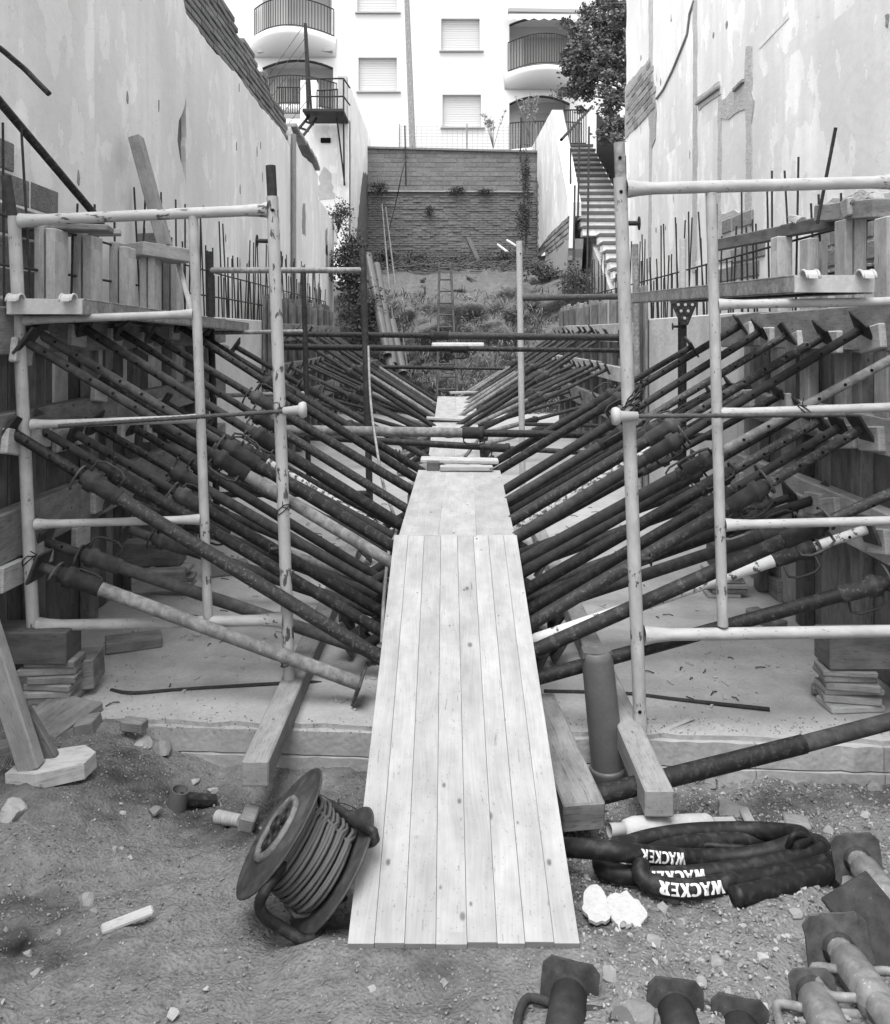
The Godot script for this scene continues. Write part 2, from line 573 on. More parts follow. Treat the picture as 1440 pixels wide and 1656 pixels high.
# ---------------------------------------------------------------- scene
func _ready():
	var cam := Camera3D.new()
	cam.name = "camera"
	cam.projection = Camera3D.PROJECTION_FRUSTUM      # a lens shifted down, as on a view camera: uprights stay upright
	cam.near = 0.1
	cam.far = 200.0
	cam.size = 0.1 * 1656.0 / 1300.0
	cam.frustum_offset = Vector2(0, -0.1 * 288.0 / 1300.0)
	cam.position = Vector3(0, 1.48, 0)
	add_child(cam)
	cam.make_current()
	var sky_mat := ProceduralSkyMaterial.new()
	sky_mat.sky_top_color = Color(0.80, 0.80, 0.80)
	sky_mat.sky_horizon_color = Color(0.97, 0.97, 0.97)
	sky_mat.ground_horizon_color = Color(0.6, 0.6, 0.6)
	sky_mat.ground_bottom_color = Color(0.25, 0.25, 0.25)
	sky_mat.sky_curve = 0.2
	sky_mat.sky_energy_multiplier = 0.85
	var sky := Sky.new()
	sky.sky_material = sky_mat
	var env := Environment.new()
	env.background_mode = Environment.BG_SKY
	env.sky = sky
	env.tonemap_mode = Environment.TONE_MAPPER_LINEAR
	env.tonemap_exposure = 5.2
	env.sdfgi_enabled = true
	env.ssao_enabled = true
	env.ssil_enabled = true
	var we := WorldEnvironment.new()
	we.environment = env
	add_child(we)
	var sun := DirectionalLight3D.new()
	sun.name = "sun"
	sun.light_energy = 0.3
	sun.light_angular_distance = 35.0
	sun.shadow_enabled = true
	add_child(sun)
	sun.look_at_from_position(Vector3(-1.8, 10.0, 4.2), Vector3.ZERO)

	rng.seed = 4711
	gn.seed = 9; gn.frequency = 1.0; gn.fractal_octaves = 3
	gn2.seed = 21; gn2.frequency = 1.0; gn2.fractal_octaves = 3
	make_materials()
	setting()
	party_wall_left()
	party_wall_right()
	background()
	retaining(-1.0)
	retaining(1.0)
	formworks()
	sleepers_and_walkway()
	props()
	scaffolds()
	foreground()
	vegetation()

# ---------------------------------------------------------------- the setting
func setting():
	# far ground sheet
	var st := begin()
	st.set_color(Color(0.8, 0.8, 0.8))
	quad(st, Vector3(-90, -0.9, -120), Vector3(90, -0.9, -120), Vector3(90, -0.9, 40), Vector3(-90, -0.9, 40))
	structure("ground", done(st), Transform3D(), M.dirt)
	# trampled soil before the slab
	st = begin(true)
	var patch := noise(61, 1.0, 4)
	var nx := 230
	var nz := 190
	var x0 := -3.4
	var z0 := 1.2
	var dx := 6.8 / nx
	var dz := 4.5 / nz
	for i in nx:
		for j in nz:
			var p := []
			for k in [[0, 0], [1, 0], [1, 1], [0, 1]]:
				var x: float = x0 + (i + k[0]) * dx
				var z: float = z0 - (j + k[1]) * dz
				p.append(Vector3(x, ground_y(x, z) - 0.6 * smoothstep(-3.1, -3.25, z), z))
			for e in [0, 3, 2, 0, 2, 1]:
				var pv: Vector3 = p[e]
				var damp := 0.88 + 1.05 * patch.get_noise_2d(pv.x * 0.9, pv.z * 1.1) + 0.35 * gn2.get_noise_2d(pv.x * 7.0, pv.z * 7.0) + 0.25 * gn2.get_noise_2d(pv.x * 21.0, pv.z * 21.0)
				st.set_color(Color(damp, damp, damp))
				st.add_vertex(pv)
	structure("soil", done(st), Transform3D(), M.dirt)
	# ground slab with a rough cast edge; its near edge runs a little askew
	var sl := begin()
	add_extrude(sl, Transform3D(Basis(Vector3.RIGHT, Vector3.FORWARD, Vector3.UP), Vector3(0, -0.35, 0)), jag([Vector2(-2.08, 3.14), Vector2(2.08, 2.9), Vector2(2.08, 16.5), Vector2(-2.08, 16.5)], 0.07, 0.013, 3), 0.35)
	var slab := structure("concrete_slab", done(sl), Transform3D(), M.slab)
	# its cast edge, caked with soil, in short uneven lifts
	for k in 9:
		var xa := -2.05 + k * 0.455
		var za := 3.14 - (xa + 2.08) * 0.0577
		for row in 2:
			var lip := begin()
			add_extrude(lip, Transform3D(Basis(Vector3.RIGHT, Vector3.FORWARD, Vector3.UP), Vector3(0, -0.012 - 0.17 * (row + 1) * 0.55, 0)), jag([Vector2(xa, za - 0.02 - 0.008 * row), Vector2(xa + 0.452, za - 0.046 - 0.008 * row), Vector2(xa + 0.452, za + 0.05), Vector2(xa, za + 0.05)], 0.05, 0.007, 100 + k * 2 + row), 0.088)
			part(slab, "cast_lift", done(lip), Transform3D(), M.slab)
	# earth bank at the far end of the pit
	st = begin(true)
	var prof := [[15.1, -0.1], [15.2, 0.4], [15.32, 1.0], [15.45, 1.55], [15.65, 2.05], [16.1, 2.42], [17.3, 2.65], [19.5, 3.05], [22.0, 3.4]]
	var rows := []
	var bn := noise(31, 0.9, 4)
	for s in 70:
		var t := s / 69.0 * (prof.size() - 1)
		var a: Array = prof[int(t)]
		var b: Array = prof[mini(int(t) + 1, prof.size() - 1)]
		var f := t - int(t)
		var d := lerpf(a[0], b[0], f)
		var y := lerpf(a[1], b[1], f)
		var row := []
		for c in 61:
			var x := -2.3 + c * 0.1
			var nn := bn.get_noise_3d(x, y * 1.5, d)
			var side := maxf(0.0, x - 1.6) * 0.15
			row.append(Vector3(x + 0.05 * nn, y + 0.16 * nn + side * smoothstep(14.8, 16.0, d), -d + 0.38 * bn.get_noise_3d(x * 1.7, y * 2.0 + 9.0, d) + side * 0.5))
		rows.append(row)
	for s in 69:
		for c in 60:
			quad(st, rows[s][c], rows[s + 1][c], rows[s + 1][c + 1], rows[s][c + 1])
	structure("earth_bank", done(st), Transform3D(), M.bank)

func course(parent: Node, called: String, rect: Rect2, wide: float, tall: float, mats: Array, place: Callable, keep: Callable, depth := 0.1, gap := 0.012):
	# courses of bricks in a rectangle; place() turns (u, v) into a transform whose x runs along the course
	var row := 0
	var v := rect.position.y
	var ms := []
	for k in 3: ms.append(boxm(Vector3(wide - gap, tall - gap, depth - 0.006 * k), 0.006))
	while v + tall * 0.5 < rect.end.y:
		var u := rect.position.x + (wide * 0.5 if row % 2 == 1 else 0.0)
		while u + wide * 0.5 < rect.end.x:
			var c := Vector2(u + wide * 0.5, v + tall * 0.5)
			if keep.call(c):
				var xf: Transform3D = place.call(c)
				xf = xf * Transform3D(Basis(Vector3.BACK, rng.randf_range(-0.012, 0.012)), Vector3(0, 0, rng.randf_range(-0.004, 0.004)))
				part(parent, called, ms[rng.randi() % 3], xf, M[mats[rng.randi() % mats.size()]])
			u += wide
		v += tall
		row += 1

func party_wall_left():
	var t := thing("party_wall", Vector3(-2.3, 0, -4), "grey plastered party wall with cracked seam and crumbling brick parapet", "wall")
	var side := Basis(Vector3.FORWARD, Vector3.UP, Vector3.RIGHT)   # x runs away from the camera, z towards the pit
	# masonry core, lower than the parapet
	var st := begin()
	add_box(st, at(Vector3(-2.29, 2.0, -4.4)), Vector3(0.3, 4.16, 13.0))
	part(t, "core", done(st), Transform3D(), M.mortar)
	# plaster: a proud near sheet with a torn edge, a far sheet behind it
	var near_sheet := PackedVector2Array()
	for p in [Vector2(-2.0, -0.3), Vector2(6.42, -0.3)]: near_sheet.append(p)
	var tear := [[6.42, 1.0], [6.47, 1.55], [6.5, 2.2], [6.49, 2.45], [6.44, 2.7], [6.3, 2.86], [6.24, 2.98], [6.27, 3.14], [6.4, 3.28], [6.47, 3.42], [6.49, 3.8], [6.47, 4.02], [6.32, 4.2], [6.1, 4.34], [5.9, 4.6], [5.7, 5.0]]
	for p in tear: near_sheet.append(Vector2(p[0], p[1]))
	near_sheet.append(Vector2(-2.0, 5.0))
	part(t, "plaster", extrude(jag(Array(near_sheet), 0.09, 0.006, 5), 0.06), Transform3D(side, Vector3(-2.137, 0, 0)), M.plaster_left)
	var far_sheet := [Vector2(6.5, -0.3), Vector2(10.9, -0.3), Vector2(10.9, 4.02), Vector2(10.2, 4.1), Vector2(9.2, 4.06), Vector2(8.2, 4.1), Vector2(7.3, 4.05), Vector2(6.52, 4.08)]
	part(t, "plaster", extrude(jag(far_sheet, 0.09, 0.014, 6), 0.05), Transform3D(side, Vector3(-2.15, 0, 0)), M.plaster_left)
	# broken patch low on the near sheet where big blocks show
	course(t, "block", Rect2(-4.32, 1.5, 1.0, 0.95), 0.3, 0.15, ["block0", "block1", "block2"], func(c): return Transform3D(side, Vector3(-2.12, c.y, c.x)), func(c): return c.y < 2.44 - (-c.x - 3.7) * 0.45, 0.1)
	# parapet bricks
	course(t, "brick", Rect2(-10.9, 4.1, 5.3, 0.8), 0.25, 0.066, ["brick0", "brick1", "brick2", "oldbrick2"], func(c): return Transform3D(side, Vector3(-2.185, c.y, c.x)), func(c): return c.y < 4.36 + (c.x + 10.9) * 0.105 + 0.05 * sin(c.x * 7.0) and rng.randf() < 0.985, 0.12)
	st = begin()
	add_extrude(st, Transform3D(side, Vector3(-2.4, 0, 0)), PackedVector2Array([Vector2(5.5, 4.0), Vector2(10.88, 4.0), Vector2(10.88, 4.26), Vector2(7.6, 4.64), Vector2(5.5, 4.9)]), 0.205)
	part(t, "parapet_core", done(st), Transform3D(), M.mortar)
	# nicks and holes in the plaster
	for k in 16:
		var h := Vector2(rng.randf_range(3.4, 9.5), rng.randf_range(1.8, 4.0))
		var poly := []
		for q in 7:
			var a := TAU * q / 7
			poly.append(h + Vector2(cos(a) * rng.randf_range(0.006, 0.018), sin(a) * rng.randf_range(0.02, 0.07)))
		part(t, "plaster_nick", extrude(PackedVector2Array(poly), 0.004), Transform3D(side, Vector3(-2.099 if h.x > 6.5 else -2.0765, 0, 0)), M.cement_dark)
	# second, lower length of wall behind
	var u := thing("garden_wall", Vector3(-2.25, 0, -12.6), "streaked plaster wall with broken coping behind the cracked party wall", "wall")
	var sheet := [Vector2(10.93, -0.3), Vector2(15.2, -0.3), Vector2(15.2, 3.55), Vector2(14.2, 3.68), Vector2(13.32, 3.72), Vector2(13.28, 4.12), Vector2(12.6, 4.16), Vector2(11.8, 4.1), Vector2(10.93, 4.3)]
	part(u, "plaster", extrude(jag(sheet, 0.12, 0.02, 8), 0.3), Transform3D(side, Vector3(-2.4, 0, 0)), M.plaster_left)
	for k in 5:
		timber(u, "coping_slab", Vector3(-2.2, 4.34 - k * 0.02, -11.0 - k * 0.42), Vector3(-2.2, 4.31 - k * 0.03 + rng.randf_range(-0.04, 0.04), -11.4 - k * 0.42), 0.34, 0.05, M["oldbrick%d" % (k % 3)])
	tube(u, "drain_pipe", Vector3(-2.06, 0.9, -10.95), Vector3(-2.06, 4.2, -10.95), 0.035, M.cement_dark)
	for k in 7:
		var c := Vector2(rng.randf_range(11.3, 14.8), rng.randf_range(1.7, 3.2))
		part(u, "bare_patch", extrude(jag([c, c + Vector2(0.3, 0), c + Vector2(0.26, 0.5), c + Vector2(0.05, 0.42)], 0.06, 0.03, 40 + k), 0.006), Transform3D(side, Vector3(-2.103, 0, 0)), M.cement_dark)

func party_wall_right():
	var t := thing("blank_wall", Vector3(2.45, 0, -4), "tall white plastered party wall patched with cement-filled chases", "wall")
	var side := Basis(Vector3.FORWARD, Vector3.UP, Vector3.RIGHT)
	var sheet := [Vector2(-2.0, -0.3), Vector2(10.2, -0.3), Vector2(10.2, 8.5), Vector2(-2.0, 8.5)]
	part(t, "plaster", extrude(jag(sheet, 0.16, 0.025, 12), 0.35), Transform3D(side, Vector3(2.3, 0, 0)), M.plaster_right)
	var fills := [
		["chase", [Vector2(-9.061,5.244), Vector2(-8.872,5.165), Vector2(-8.899,4.560), Vector2(-8.925,3.608), Vector2(-8.952,2.169), Vector2(-9.088,2.179), Vector2(-9.033,3.843), Vector2(-9.061,4.616)], "cement"],
		["chase", [Vector2(-7.456,4.577), Vector2(-7.328,4.524), Vector2(-7.328,3.679), Vector2(-7.311,3.111), Vector2(-7.346,2.045), Vector2(-7.475,2.055), Vector2(-7.456,3.143), Vector2(-7.438,3.997)], "cement"],
		["chase", [Vector2(-6.749,3.479), Vector2(-6.689,3.461), Vector2(-6.689,2.715), Vector2(-6.734,2.102), Vector2(-6.780,2.106), Vector2(-6.765,2.833)], "cement"],
		["chase", [Vector2(-6.674,3.421), Vector2(-6.165,3.415), Vector2(-6.127,3.672), Vector2(-6.016,3.637), Vector2(-6.016,3.294), Vector2(-5.968,3.215), Vector2(-5.992,3.139), Vector2(-6.028,3.057), Vector2(-6.016,2.868), Vector2(-6.028,2.593), Vector2(-6.040,2.131), Vector2(-6.152,2.143), Vector2(-6.140,2.613), Vector2(-6.115,2.938), Vector2(-6.140,3.199), Vector2(-6.282,3.219), Vector2(-6.500,3.215), Vector2(-6.674,3.272)], "cement"],
		["chase", [Vector2(-7.311,3.634), Vector2(-6.719,3.594), Vector2(-6.689,3.476), Vector2(-7.275,3.500)], "cement"],
		["brick_bed", [Vector2(-10.240,4.631), Vector2(-8.979,4.574), Vector2(-8.846,4.284), Vector2(-8.717,3.894), Vector2(-8.768,3.605), Vector2(-8.925,3.540), Vector2(-9.061,3.947), Vector2(-10.240,3.969)], "mortar_pale"],
		["bare_patch", [Vector2(-6.826,2.504), Vector2(-6.040,2.409), Vector2(-6.028,2.036), Vector2(-6.826,2.084)], "cement"],
		["bare_patch", [Vector2(-4.746,2.283), Vector2(-4.271,2.236), Vector2(-4.153,2.151), Vector2(-4.153,1.863), Vector2(-4.902,1.932), Vector2(-4.983,2.208)], "cement"],
	]
	var k := 0
	for f in fills:
		var poly := []
		for p in f[1]: poly.append(Vector2(-p.x, p.y))
		part(t, f[0], extrude(jag(poly, 0.1, 0.014, 60 + k), 0.012), Transform3D(side, Vector3(2.294 - 0.0006 * k, 0, 0)), M[f[2]])
		k += 1
	var bed := PackedVector2Array([Vector2(-10.205,4.573), Vector2(-9.006,4.528), Vector2(-8.872,4.265), Vector2(-8.794,3.915), Vector2(-8.979,3.925), Vector2(-10.205,4.008)])
	course(t, "brick", Rect2(-10.15, 3.6, 1.4, 1.6), 0.2, 0.085, ["oldbrick0", "oldbrick1", "oldbrick2"], func(c): return Transform3D(side, Vector3(2.31, c.y, c.x)), func(c): return Geometry2D.is_point_in_polygon(c, bed), 0.06, 0.02)
	course(t, "brick", Rect2(-6.75, 1.9, 0.9, 0.55), 0.22, 0.13, ["oldbrick0", "brick1", "block1"], func(c): return Transform3D(side, Vector3(2.31, c.y, c.x)), func(c): return rng.randf() < 0.75, 0.06, 0.02)
	course(t, "brick", Rect2(-5.0, 1.75, 0.95, 0.6), 0.24, 0.12, ["oldbrick0", "brick1", "block1"], func(c): return Transform3D(side, Vector3(2.305, c.y, c.x)), func(c): return c.y < 2.1 + 0.15 * sin(c.x * 5.0), 0.07, 0.02)
	# edges of torn tiles above two chases
	for e in [[Vector2(-7.311,3.572), Vector2(-6.704,3.538)], [Vector2(-6.362,3.408), Vector2(-6.152,3.420)]]:
		timber(t, "torn_edge", Vector3(2.285, e[0].y, e[0].x), Vector3(2.285, e[1].y, e[1].x), 0.03, 0.03, M.cement_dark)
	# an old wire clipped to the wall, a bright scrape
	var wire := []
	for p in [Vector2(-7.401,4.554), Vector2(-7.531,4.481), Vector2(-7.608,4.318), Vector2(-7.807,4.242), Vector2(-8.081,4.141), Vector2(-8.446,4.046), Vector2(-8.717,4.028)]: wire.append(Vector3(2.29, p.y, p.x))
	part(t, "wire", sweepm(wire, 0.012, 5), Transform3D(), M.cement_dark)
	var a := Vector2(-5.874,3.563)
	var b := Vector2(-5.368,3.590)
	part(t, "scrape", extrude(PackedVector2Array([Vector2(-a.x, a.y), Vector2(-b.x, b.y), Vector2(-b.x, b.y + 0.05), Vector2(-a.x, a.y + 0.03)]), 0.01), Transform3D(side, Vector3(2.2955, 0, 0)), M.paper)
	for q in 22:
		var h := Vector2(rng.randf_range(3.6, 9.5), rng.randf_range(2.0, 5.0))
		var poly := []
		for w in 7:
			var an := TAU * w / 7
			poly.append(h + Vector2(cos(an) * rng.randf_range(0.008, 0.03), sin(an) * rng.randf_range(0.015, 0.06)))
		part(t, "plaster_nick", extrude(PackedVector2Array(poly), 0.01), Transform3D(side, Vector3(2.2965, 0, 0)), M[["cement", "cement_dark"][q % 2]])

func retaining(s: float):
	# freshly cast wall with starter bars along its top
	var left := s < 0
	var t := thing("retaining_wall", Vector3(1.98 * s, 0, -8), "fresh pale concrete retaining wall with starter bars %s" % ("below the brick-topped party wall" if left else "below the white party wall with cement chases"), "wall", "")
	var zs := [[2.2, 5.2, 1.5], [5.2, 8.4, 1.62], [8.4, 13.4, 1.55]]
	for z in zs:
		part(t, "cast_panel", boxm(Vector3(0.18, z[2], z[1] - z[0] - 0.006), 0.008), at(Vector3(1.985 * s, z[2] * 0.5, -(z[0] + z[1]) * 0.5)), M.concrete)
	var bars := []
	for k in 3: bars.append(tubem(0.0065, [0.75, 1.0, 0.55][k], -1.0, 6, 0.004))
	var d := 3.7
	while d < 13.2:
		for row in [-0.05, 0.05]:
			var k := rng.randi() % 3
			var l: float = [0.75, 1.0, 0.55][k]
			var lean := Basis(Vector3.RIGHT, rng.randf_range(-0.05, 0.05)) * Basis(Vector3.BACK, rng.randf_range(-0.05, 0.05))
			part(t, "starter_bar", bars[k], Transform3D(lean, Vector3(1.985 * s + row, 1.45 + l * 0.5, -d + rng.randf_range(-0.03, 0.03))), M.rebar)
		d += rng.randf_range(0.1, 0.22) * (2.2 if d < 5.0 else 1.0)
	for k in 2:
		part(t, "tie_bar", sweepm([Vector3(1.93 * s, 1.78 + k * 0.22, -3.1), Vector3(1.93 * s, 1.79 + k * 0.2, -7.0), Vector3(1.93 * s, 1.76 + k * 0.24, -13)], 0.007, 5), Transform3D(), M.rebar)

# ---------------------------------------------------------------- formwork
func formwork(s: float, za: float, zb: float, label: String, heads: Array, low_blocks: bool, high := 1.42):
	var t := thing("timber_formwork", Vector3(1.86 * s, 0, -(za + zb) * 0.5), label, "formwork")
	var x := 1.872 * s
	var z := za
	var k := 0
	while z < zb - 0.05:
		var w: float = [0.1, 0.2, 0.145, 0.2, 0.12][rng.randi() % 5]
		w = minf(w, zb - z)
		var top := high + rng.randf_range(0, 0.08)
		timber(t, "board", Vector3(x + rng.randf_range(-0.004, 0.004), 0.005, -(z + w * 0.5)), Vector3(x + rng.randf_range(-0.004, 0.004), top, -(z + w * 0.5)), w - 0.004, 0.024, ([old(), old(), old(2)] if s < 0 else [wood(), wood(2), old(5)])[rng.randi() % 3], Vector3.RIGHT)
		z += w
		k += 1
	# upright studs
	z = za + 0.15
	while z < zb:
		timber(t, "stud", Vector3(1.827 * s, 0.005, -z), Vector3(1.827 * s, high - 0.02, -z), 0.09, 0.06, old(), Vector3.RIGHT)
		z += 0.56
	# three rows of whalers, butted lengths
	for w in [[1.5, 0.19], [1.08, 0.15], [0.67, 0.2]]:
		var a := za
		while a < zb - 0.05:
			var b := minf(a + rng.randf_range(1.5, 2.2), zb)
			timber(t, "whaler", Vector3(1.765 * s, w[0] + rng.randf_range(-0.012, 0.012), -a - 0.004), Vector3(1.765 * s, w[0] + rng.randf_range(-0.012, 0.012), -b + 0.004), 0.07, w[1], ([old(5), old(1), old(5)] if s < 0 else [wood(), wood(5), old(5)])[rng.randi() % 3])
			a = b
	# wedge blocks under the prop heads
	for h in heads:
		var p: Vector3 = h
		if absf(p.x) < 1.5 or -p.z < za or -p.z > zb: continue
		timber(t, "wedge", Vector3(1.72 * s, p.y - 0.05 + rng.randf_range(-0.02, 0.02), p.z - 0.07), Vector3(1.72 * s, p.y - 0.03, p.z + 0.06 + rng.randf_range(0, 0.05)), 0.03, 0.1, wood(5))
	# low timbers on shim stacks that lift the boards
	if low_blocks:
		for b in [za + 0.95, za + 2.3]:
			timber(t, "bearer", Vector3(1.50 * s, 0.235, -b), Vector3(1.87 * s, 0.235, -b), 0.14, 0.13, old())

func shim_stack(base: Vector3, n: int, label: String):
	var t := thing("shim_stack", base, label, "wood blocks")
	var y := base.y
	for k in n:
		var h: float = [0.024, 0.03, 0.027][rng.randi() % 3]
		var l := rng.randf_range(0.17, 0.25)
		var tw := rng.randf_range(-0.2, 0.2)
		var dirv := Vector3(cos(tw), 0, sin(tw)) * l * 0.5
		var c := Vector3(base.x + rng.randf_range(-0.015, 0.015), y + h * 0.5 + 0.0005, base.z + rng.randf_range(-0.015, 0.015))
		timber(t, "offcut", c - dirv, c + dirv, rng.randf_range(0.1, 0.13), h, [wood(), wood(), old(5)][rng.randi() % 3])
		y += h + 0.001

func formworks():
	var hl := []
	var hr := []
	for p in prop_list():
		(hl if p[0].x < 0 else hr).append(p[0])
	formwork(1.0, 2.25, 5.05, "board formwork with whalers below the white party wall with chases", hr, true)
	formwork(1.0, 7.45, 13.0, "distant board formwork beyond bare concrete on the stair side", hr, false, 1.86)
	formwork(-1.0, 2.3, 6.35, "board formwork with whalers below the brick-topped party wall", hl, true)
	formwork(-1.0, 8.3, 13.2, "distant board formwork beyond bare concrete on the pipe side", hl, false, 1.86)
	shim_stack(Vector3(1.6, 0.0, -3.2), 6, "stack of pale wood offcuts propping formwork below the white wall")
	shim_stack(Vector3(1.58, 0.0, -4.55), 6, "stack of wood offcuts farther along the white wall's formwork")
	shim_stack(Vector3(-1.58, 0.0, -3.25), 6, "stack of dark wood blocks under formwork of the brick-topped wall")
	shim_stack(Vector3(-1.55, 0.0, -4.6), 6, "stack of wood offcuts beside the pale prop foot on the slab")
	# paired posts standing above the formwork with rails on top: each frame its own thing
	var f := thing("post_row", Vector3(-1.971,1.674,-4.200), "row of paired timber posts with cap boards by the brick-topped wall", "timber frame")
	for q in [[Vector3(-1.954,1.997,-3.860), Vector3(-1.841,1.997,-3.860)], [Vector3(-1.966,2.011,-4.260), Vector3(-1.842,2.011,-4.260)], [Vector3(-1.949,2.001,-4.700), Vector3(-1.833,2.001,-4.700)], [Vector3(-1.926,1.986,-5.100), Vector3(-1.820,1.986,-5.100)], [Vector3(-1.921,1.988,-5.500), Vector3(-1.811,1.988,-5.500)]]:
		var d: float = -q[0].z
		var xa: float = q[0].x
		var xb: float = q[1].x
		var top: float = q[0].y
		var w := (xb - xa)
		timber(f, "post", Vector3(xa + w * 0.27, 1.1, -d), Vector3(xa + w * 0.27, top + 0.012, -d), 0.11, w * 0.42, wood(), Vector3.RIGHT)
		timber(f, "post", Vector3(xa + w * 0.76, 1.1, -d - 0.01), Vector3(xa + w * 0.76, top - 0.015, -d - 0.01), 0.14, w * 0.40, wood(5), Vector3.RIGHT)
	timber(f, "cap_board", Vector3(-2.100,2.002,-3.900), Vector3(-1.662,2.000,-4.000), 0.16, 0.03, old(5))
	timber(f, "cap_board", Vector3(-2.150,2.066,-4.050), Vector3(-1.777,2.068,-4.200), 0.16, 0.03, old(4))
	timber(f, "cap_board", Vector3(-2.067,2.019,-4.300), Vector3(-1.774,2.035,-4.400), 0.12, 0.03, wood(1))
	timber(f, "cap_beam", Vector3(-1.946,2.007,-5.000), Vector3(-1.720,1.986,-5.300), 0.24, 0.085, wood(3))
	timber(f, "cap_beam", Vector3(-2.202,2.103,-5.400), Vector3(-1.973,2.143,-5.600), 0.12, 0.08, old(3))
	var g := thing("post_row", Vector3(1.830,1.660,-3.900), "row of timber posts with rails by the white wall with chases", "timber frame")
	for q in [[Vector3(1.821,2.017,-4.450), Vector3(1.903,2.017,-4.450)], [Vector3(1.776,1.951,-3.980), Vector3(1.831,1.951,-3.980)], [Vector3(1.869,1.941,-4.050), Vector3(1.907,1.941,-4.050)], [Vector3(1.767,1.990,-3.600), Vector3(1.803,1.990,-3.600)], [Vector3(1.816,2.004,-3.620), Vector3(1.874,2.004,-3.620)], [Vector3(1.733,1.943,-3.200), Vector3(1.802,1.943,-3.200)]]:
		var d: float = -q[0].z
		var xa: float = q[0].x
		var xb: float = q[1].x
		timber(g, "post", Vector3((xa + xb) * 0.5, 1.1, -d), Vector3((xa + xb) * 0.5, q[0].y, -d), 0.1, xb - xa, wood(), Vector3.RIGHT)
	timber(g, "rail", Vector3(1.819,2.074,-5.400), Vector3(1.897,2.048,-4.500), 0.05, 0.075, old(4))
	timber(g, "rail", Vector3(1.893,2.053,-4.490), Vector3(1.872,2.019,-3.850), 0.05, 0.07, old(2))
	timber(g, "cap_beam", Vector3(1.860,2.065,-3.900), Vector3(1.828,1.998,-3.300), 0.14, 0.08, old(5))
	timber(g, "cap_beam", Vector3(1.761,2.034,-3.550), Vector3(1.965,2.056,-3.500), 0.12, 0.08, wood(3))
	for k in 3:
		part(g, "mortar_lump", stonem(k + 3), Transform3D(Basis.from_euler(Vector3(0, k, 0.4)).scaled(Vector3(0.16, 0.11, 0.13)), [Vector3(1.809,2.078,-3.500), Vector3(1.885,2.089,-4.300), Vector3(1.844,2.059,-3.450)][k]), M.mortar_pale)
	# timbers leaning against the left wall
	lone("leaning_timber", Vector3(-1.981,2.740,-5.150), Vector3(-1.773,2.029,-5.100), 0.09, 0.075, wood(2), "square timber leaning against the grey wall above the paired posts", "timber", "", Vector3.RIGHT)
	lone("leaning_lath", Vector3(-1.753,1.928,-5.300), Vector3(-1.546,1.518,-5.000), 0.05, 0.03, wood(5), "thin pale lath leaning behind the narrow scaffold tube", "lath", "", Vector3.RIGHT)
	var bp := part(self, "steel_pipe", tubem(0.02, Vector3(-2.018,2.666,-3.280).distance_to(Vector3(-1.879,2.125,-4.300))), seg(Vector3(-2.018,2.666,-3.280), Vector3(-1.879,2.125,-4.300)), M.iron)
	tag(bp, "thin black pipe slanting down across the grey plastered wall", "pipe")
	var cb := part(self, "hanging_cable", sweepm(curve([Vector3(-2.017,2.780,-3.450), Vector3(-1.938,2.724,-3.500), Vector3(-1.906,2.692,-3.550), Vector3(-1.878,2.662,-3.600), Vector3(-1.828,2.610,-3.600), Vector3(-1.772,2.554,-3.600)]), 0.013, 7), Transform3D(), M.iron)
	tag(cb, "short bent black cable hanging before the grey wall", "cable")
	var rb := part(self, "slanting_rebar", tubem(0.008, 0.5, -1.0, 6), seg(Vector3(1.677,2.366,-3.450), Vector3(1.644,1.966,-3.550)), M.rebar)
	rb.mesh = tubem(0.008, Vector3(1.677,2.366,-3.450).distance_to(Vector3(1.644,1.966,-3.550)), -1.0, 6)
	tag(rb, "single long reinforcing bar slanting up before the white wall", "rebar")

# ---------------------------------------------------------------- sleepers and walkway
func panel(called: String, c: Array, wide: Array, thick: float, label: String, mk := "ply"):
	# c: near left, near right, far right, far left corners of the top face; wide: board edges from 0 to 1
	var nl: Vector3 = c[0]; var nr: Vector3 = c[1]; var fr: Vector3 = c[2]; var fl: Vector3 = c[3]
	var t := thing(called, (nl + nr) * 0.5 - Vector3(0, thick, 0), label, "walkway board")
	var up := (nr - nl).cross(fl - nl).normalized()
	for k in wide.size() - 1:
		var u0: float = wide[k]
		var u1: float = wide[k + 1]
		var a := nl.lerp(nr, (u0 + u1) * 0.5) - up * (thick * 0.5 + 0.0007 * (k % 3))
		var b := fl.lerp(fr, (u0 + u1) * 0.5) - up * (thick * 0.5 + 0.0007 * (k % 3))
		var a2 := a.lerp(b, rng.randf_range(-0.002, 0.002))
		var l := a2.distance_to(b)
		part(t, "plank", boxm(Vector3(l, thick, (nr - nl).length() * (u1 - u0) - 0.0009), 0.0005), beam(a2, b, up), M["%s%d" % [mk, k % 6]])
	return t

